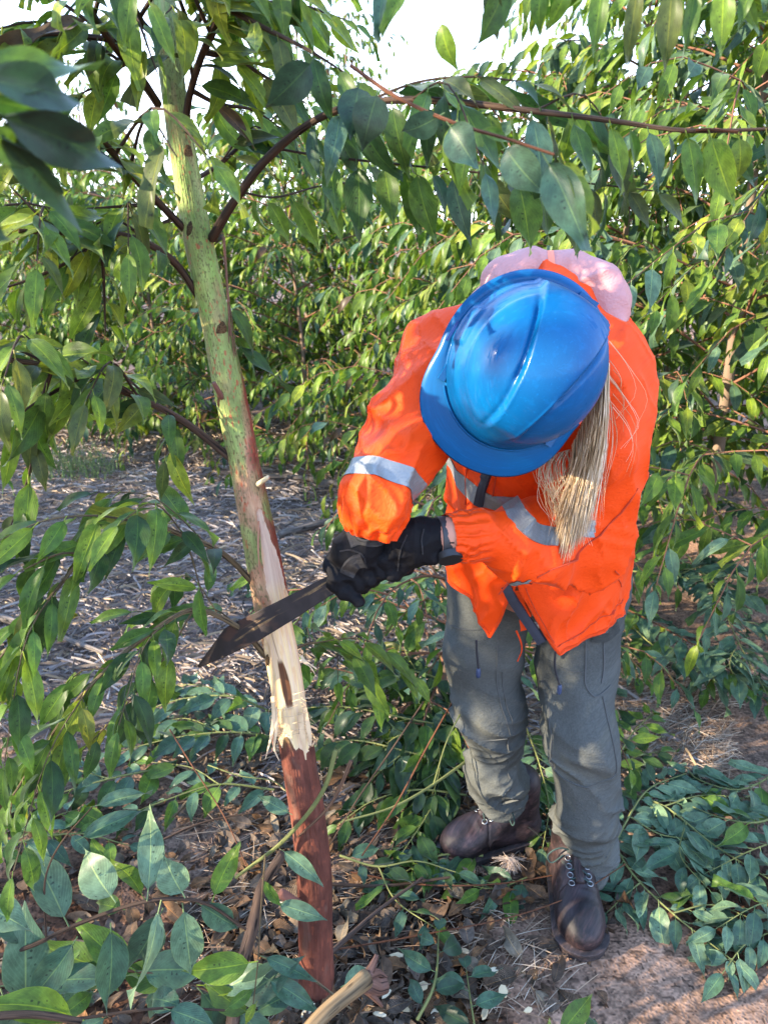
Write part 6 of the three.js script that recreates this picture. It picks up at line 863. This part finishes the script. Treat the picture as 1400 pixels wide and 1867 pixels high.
// ---- gloves
{
  const A = P(745, 982, 1.103).sub(P(640, 1046, 1.096)).normalize(), C0 = V(0, EYE, 0).sub(mO).normalize(); const C = C0.clone().addScaledVector(A, -C0.dot(A)).normalize(), D = A.clone().cross(C).normalize(); if (D.y > 0) D.negate();
  const gm = M(0.0040, 0.0034, 0.0042, 0.78, { specularIntensity: 0.35, sheen: 0.08, sheenRoughness: 0.5, bumpMap: clothBump, bumpScale: 0.0025 }), pad = M(0.014, 0.012, 0.0125, 0.6, { bumpMap: clothBump, bumpScale: 0.002 });
  const glove = (parts, label, cell = 0.0026) => { const s0 = uni(parts, 0.0055), s = (x, y, z) => { let d = s0(x, y, z); if (Math.abs(d) < 0.012) d -= (ridge(vn(x * 55, y * 55, z * 40)) - 0.35) * 0.0030 + (ridge(vn(x * 110 + 3, y * 90, z * 90)) - 0.35) * 0.0012; return d; }; return s; };
  const q = (o, c, d, a = 0) => o.clone().addScaledVector(C, c).addScaledVector(D, d).addScaledVector(A, a);
  const curl = (o, r) => [cap(q(o, 0.020, -0.024), q(o, 0.032, -0.004), r * 1.08, r), cap(q(o, 0.032, -0.004), q(o, 0.022, 0.022), r, r * 0.95), cap(q(o, 0.022, 0.022), q(o, -0.002, 0.028), r * 0.95, r * 0.85)];
  const mk = (name, label, parts, ends, extra) => { const s = glove(parts), [lo, hi] = boxOf(ends, 0.05), g = new THREE.Group(); g.name = numbered(name); g.position.copy(PB).negate(); person.add(g); g.userData.label = label; part('glove_shell', nets(s, lo, hi, 0.0027), gm, g); extra(g, s); };
  // raised hand nearest the blade: back of the hand up, four fingers over the grip, thumb along the blade
  const h1 = P(650, 1038, 1.094), P1 = P(656, 1000, 1.076);
  const f1 = [0, 1, 2, 3].flatMap((i) => curl(h1.clone().addScaledVector(A, -0.026 + i * 0.0196), [0.0108, 0.0112, 0.0106, 0.0094][i]));
  mk('glove', 'black glove with a wrist strap, nearest the blade', [cap(P(672, 958, 1.086), P(664, 985, 1.080), 0.031, 0.033), cap(P1, q(h1, 0.010, -0.022, -0.018), 0.030, 0.020), cap(P1, q(h1, 0.010, -0.022, 0.026), 0.030, 0.018), ell(P(645, 1005, 1.072), 0.034, 0.030, 0.026), ...f1, cap(P(626, 1040, 1.07), P(612, 1064, 1.065), 0.015, 0.0125), cap(P(612, 1064, 1.065), P(630, 1080, 1.06), 0.0115, 0.0108), cap(P(630, 1080, 1.06), P(654, 1095, 1.056), 0.0108, 0.0092)], [P(610, 950, 1.08), P(710, 1100, 1.08), P(650, 1000, 1.03), P(650, 1000, 1.12), P(600, 1040, 1.06)], (g, s) => {
    part('strap', ribbon(s, [[636, 985], [655, 978], [680, 982], [700, 975]].map(([x, y]) => hit(s, x, y)), 0.024, 0.002, 20), pad, g);
    const c = hit(s, 666, 966), n = grad(s, c), o = part('strap_button', new THREE.CylinderGeometry(0.017, 0.019, 0.007, 24), pad, g); o.position.copy(c).addScaledVector(n, 0.002); o.quaternion.setFromUnitVectors(V(0, 1, 0), n);
    for (const k of [0.013, 0.009]) { const t = part('stitched_ring', new THREE.TorusGeometry(k, 0.0008, 5, 24), gm, g); t.position.copy(c).addScaledVector(n, 0.006); t.quaternion.setFromUnitVectors(V(0, 0, 1), n); }
    part('knuckle_pad', ribbon(s, [[632, 1048], [645, 1028], [662, 1022]].map(([x, y]) => hit(s, x, y)), 0.022, 0.0022, 12), pad, g);
    part('seam', ribbon(s, [[620, 1005], [640, 1003], [660, 1012], [668, 1035]].map(([x, y]) => hit(s, x, y)), 0.0022, 0.001, 20), pad, g);
  });
  // the other hand closes round the butt of the grip behind it
  const h2 = P(716, 1012, 1.098);
  const f2 = [0, 1, 2, 3].flatMap((i) => curl(h2.clone().addScaledVector(A, -0.012 + i * 0.0196), [0.0110, 0.0114, 0.0108, 0.0096][i]));
  mk('glove', 'plain black glove behind, below the wristwatch', [cap(P(796, 978, 1.092), P(768, 985, 1.09), 0.0275, 0.032), cap(P(768, 985, 1.09), P(735, 985, 1.085), 0.035, 0.032), ell(P(750, 990, 1.078), 0.040, 0.036, 0.028), cap(P(755, 1000, 1.08), q(h2, 0.012, -0.018, 0.02), 0.028, 0.018), ...f2, cap(P(770, 1005, 1.075), P(788, 1016, 1.07), 0.016, 0.0125), cap(P(722, 965, 1.08), P(700, 980, 1.075), 0.0135, 0.0115), cap(P(700, 1040, 1.085), P(690, 1050, 1.08), 0.0105, 0.0095)], [P(676, 950, 1.08), P(805, 1060, 1.08), P(740, 1000, 1.03), P(740, 1000, 1.13)], (g, s) => {
    part('seam', ribbon(s, [[725, 1040], [730, 1005], [742, 975]].map(([x, y]) => hit(s, x, y)), 0.002, 0.001, 16), pad, g); part('seam', ribbon(s, [[770, 1010], [768, 985], [772, 965]].map(([x, y]) => hit(s, x, y)), 0.002, 0.001, 16), pad, g);
  });
  // wristwatch
  const ax = P(790, 978, 1.092).sub(P(840, 974, 1.10)).normalize(), wc = P(813, 979, 1.092), u0 = C0.clone().addScaledVector(ax, -C0.dot(ax)).normalize(), v0 = ax.clone().cross(u0).normalize(), wt = new THREE.Group(); wt.name = numbered('wristwatch'); wt.position.copy(PB).negate(); person.add(wt); if (v0.y > 0) v0.negate();
  const pr = [[-0.0115, 0.0285], [-0.012, 0.0305], [-0.0105, 0.0318], [0.0105, 0.0318], [0.012, 0.0305], [0.0115, 0.0285]].map(([y, x]) => new THREE.Vector2(x, y)), strap = part('watch_strap', new THREE.LatheGeometry(pr, 48), M(0.020, 0.020, 0.022, 0.55), wt); strap.position.copy(wc); strap.setRotationFromMatrix(new THREE.Matrix4().makeBasis(u0, ax, u0.clone().cross(ax)));
  for (let i = 0; i < 5; i++) { const a = -0.55 + i * 0.22, n = u0.clone().multiplyScalar(Math.cos(a)).addScaledVector(v0, Math.sin(a)), o = part('strap_slot', new THREE.BoxGeometry(0.0075, 0.0022, 0.0012), M(0.002, 0.002, 0.002, 0.9), wt); o.position.copy(wc).addScaledVector(n, 0.0318); o.setRotationFromMatrix(new THREE.Matrix4().makeBasis(ax, n.clone().cross(ax).negate(), n)); }
  { const n = v0.clone().multiplyScalar(0.92).addScaledVector(u0, 0.4).normalize(), o = part('watch_case', new THREE.CylinderGeometry(0.0185, 0.0205, 0.010, 36), M(0.006, 0.006, 0.007, 0.55), wt); o.position.copy(wc).addScaledVector(n, 0.034); o.quaternion.setFromUnitVectors(V(0, 1, 0), n); const b = part('buckle', new THREE.BoxGeometry(0.025, 0.008, 0.004), M(0.015, 0.015, 0.016, 0.4), wt), m = v0.clone().multiplyScalar(-0.92).addScaledVector(u0, 0.45).normalize(); b.position.copy(wc).addScaledVector(m, 0.0335); b.setRotationFromMatrix(new THREE.Matrix4().makeBasis(ax, m.clone().cross(ax).negate(), m)); }
}
console.log('single leaves', tally.leaf, 'instanced', tally.inst);
renderer.render(scene, camera);
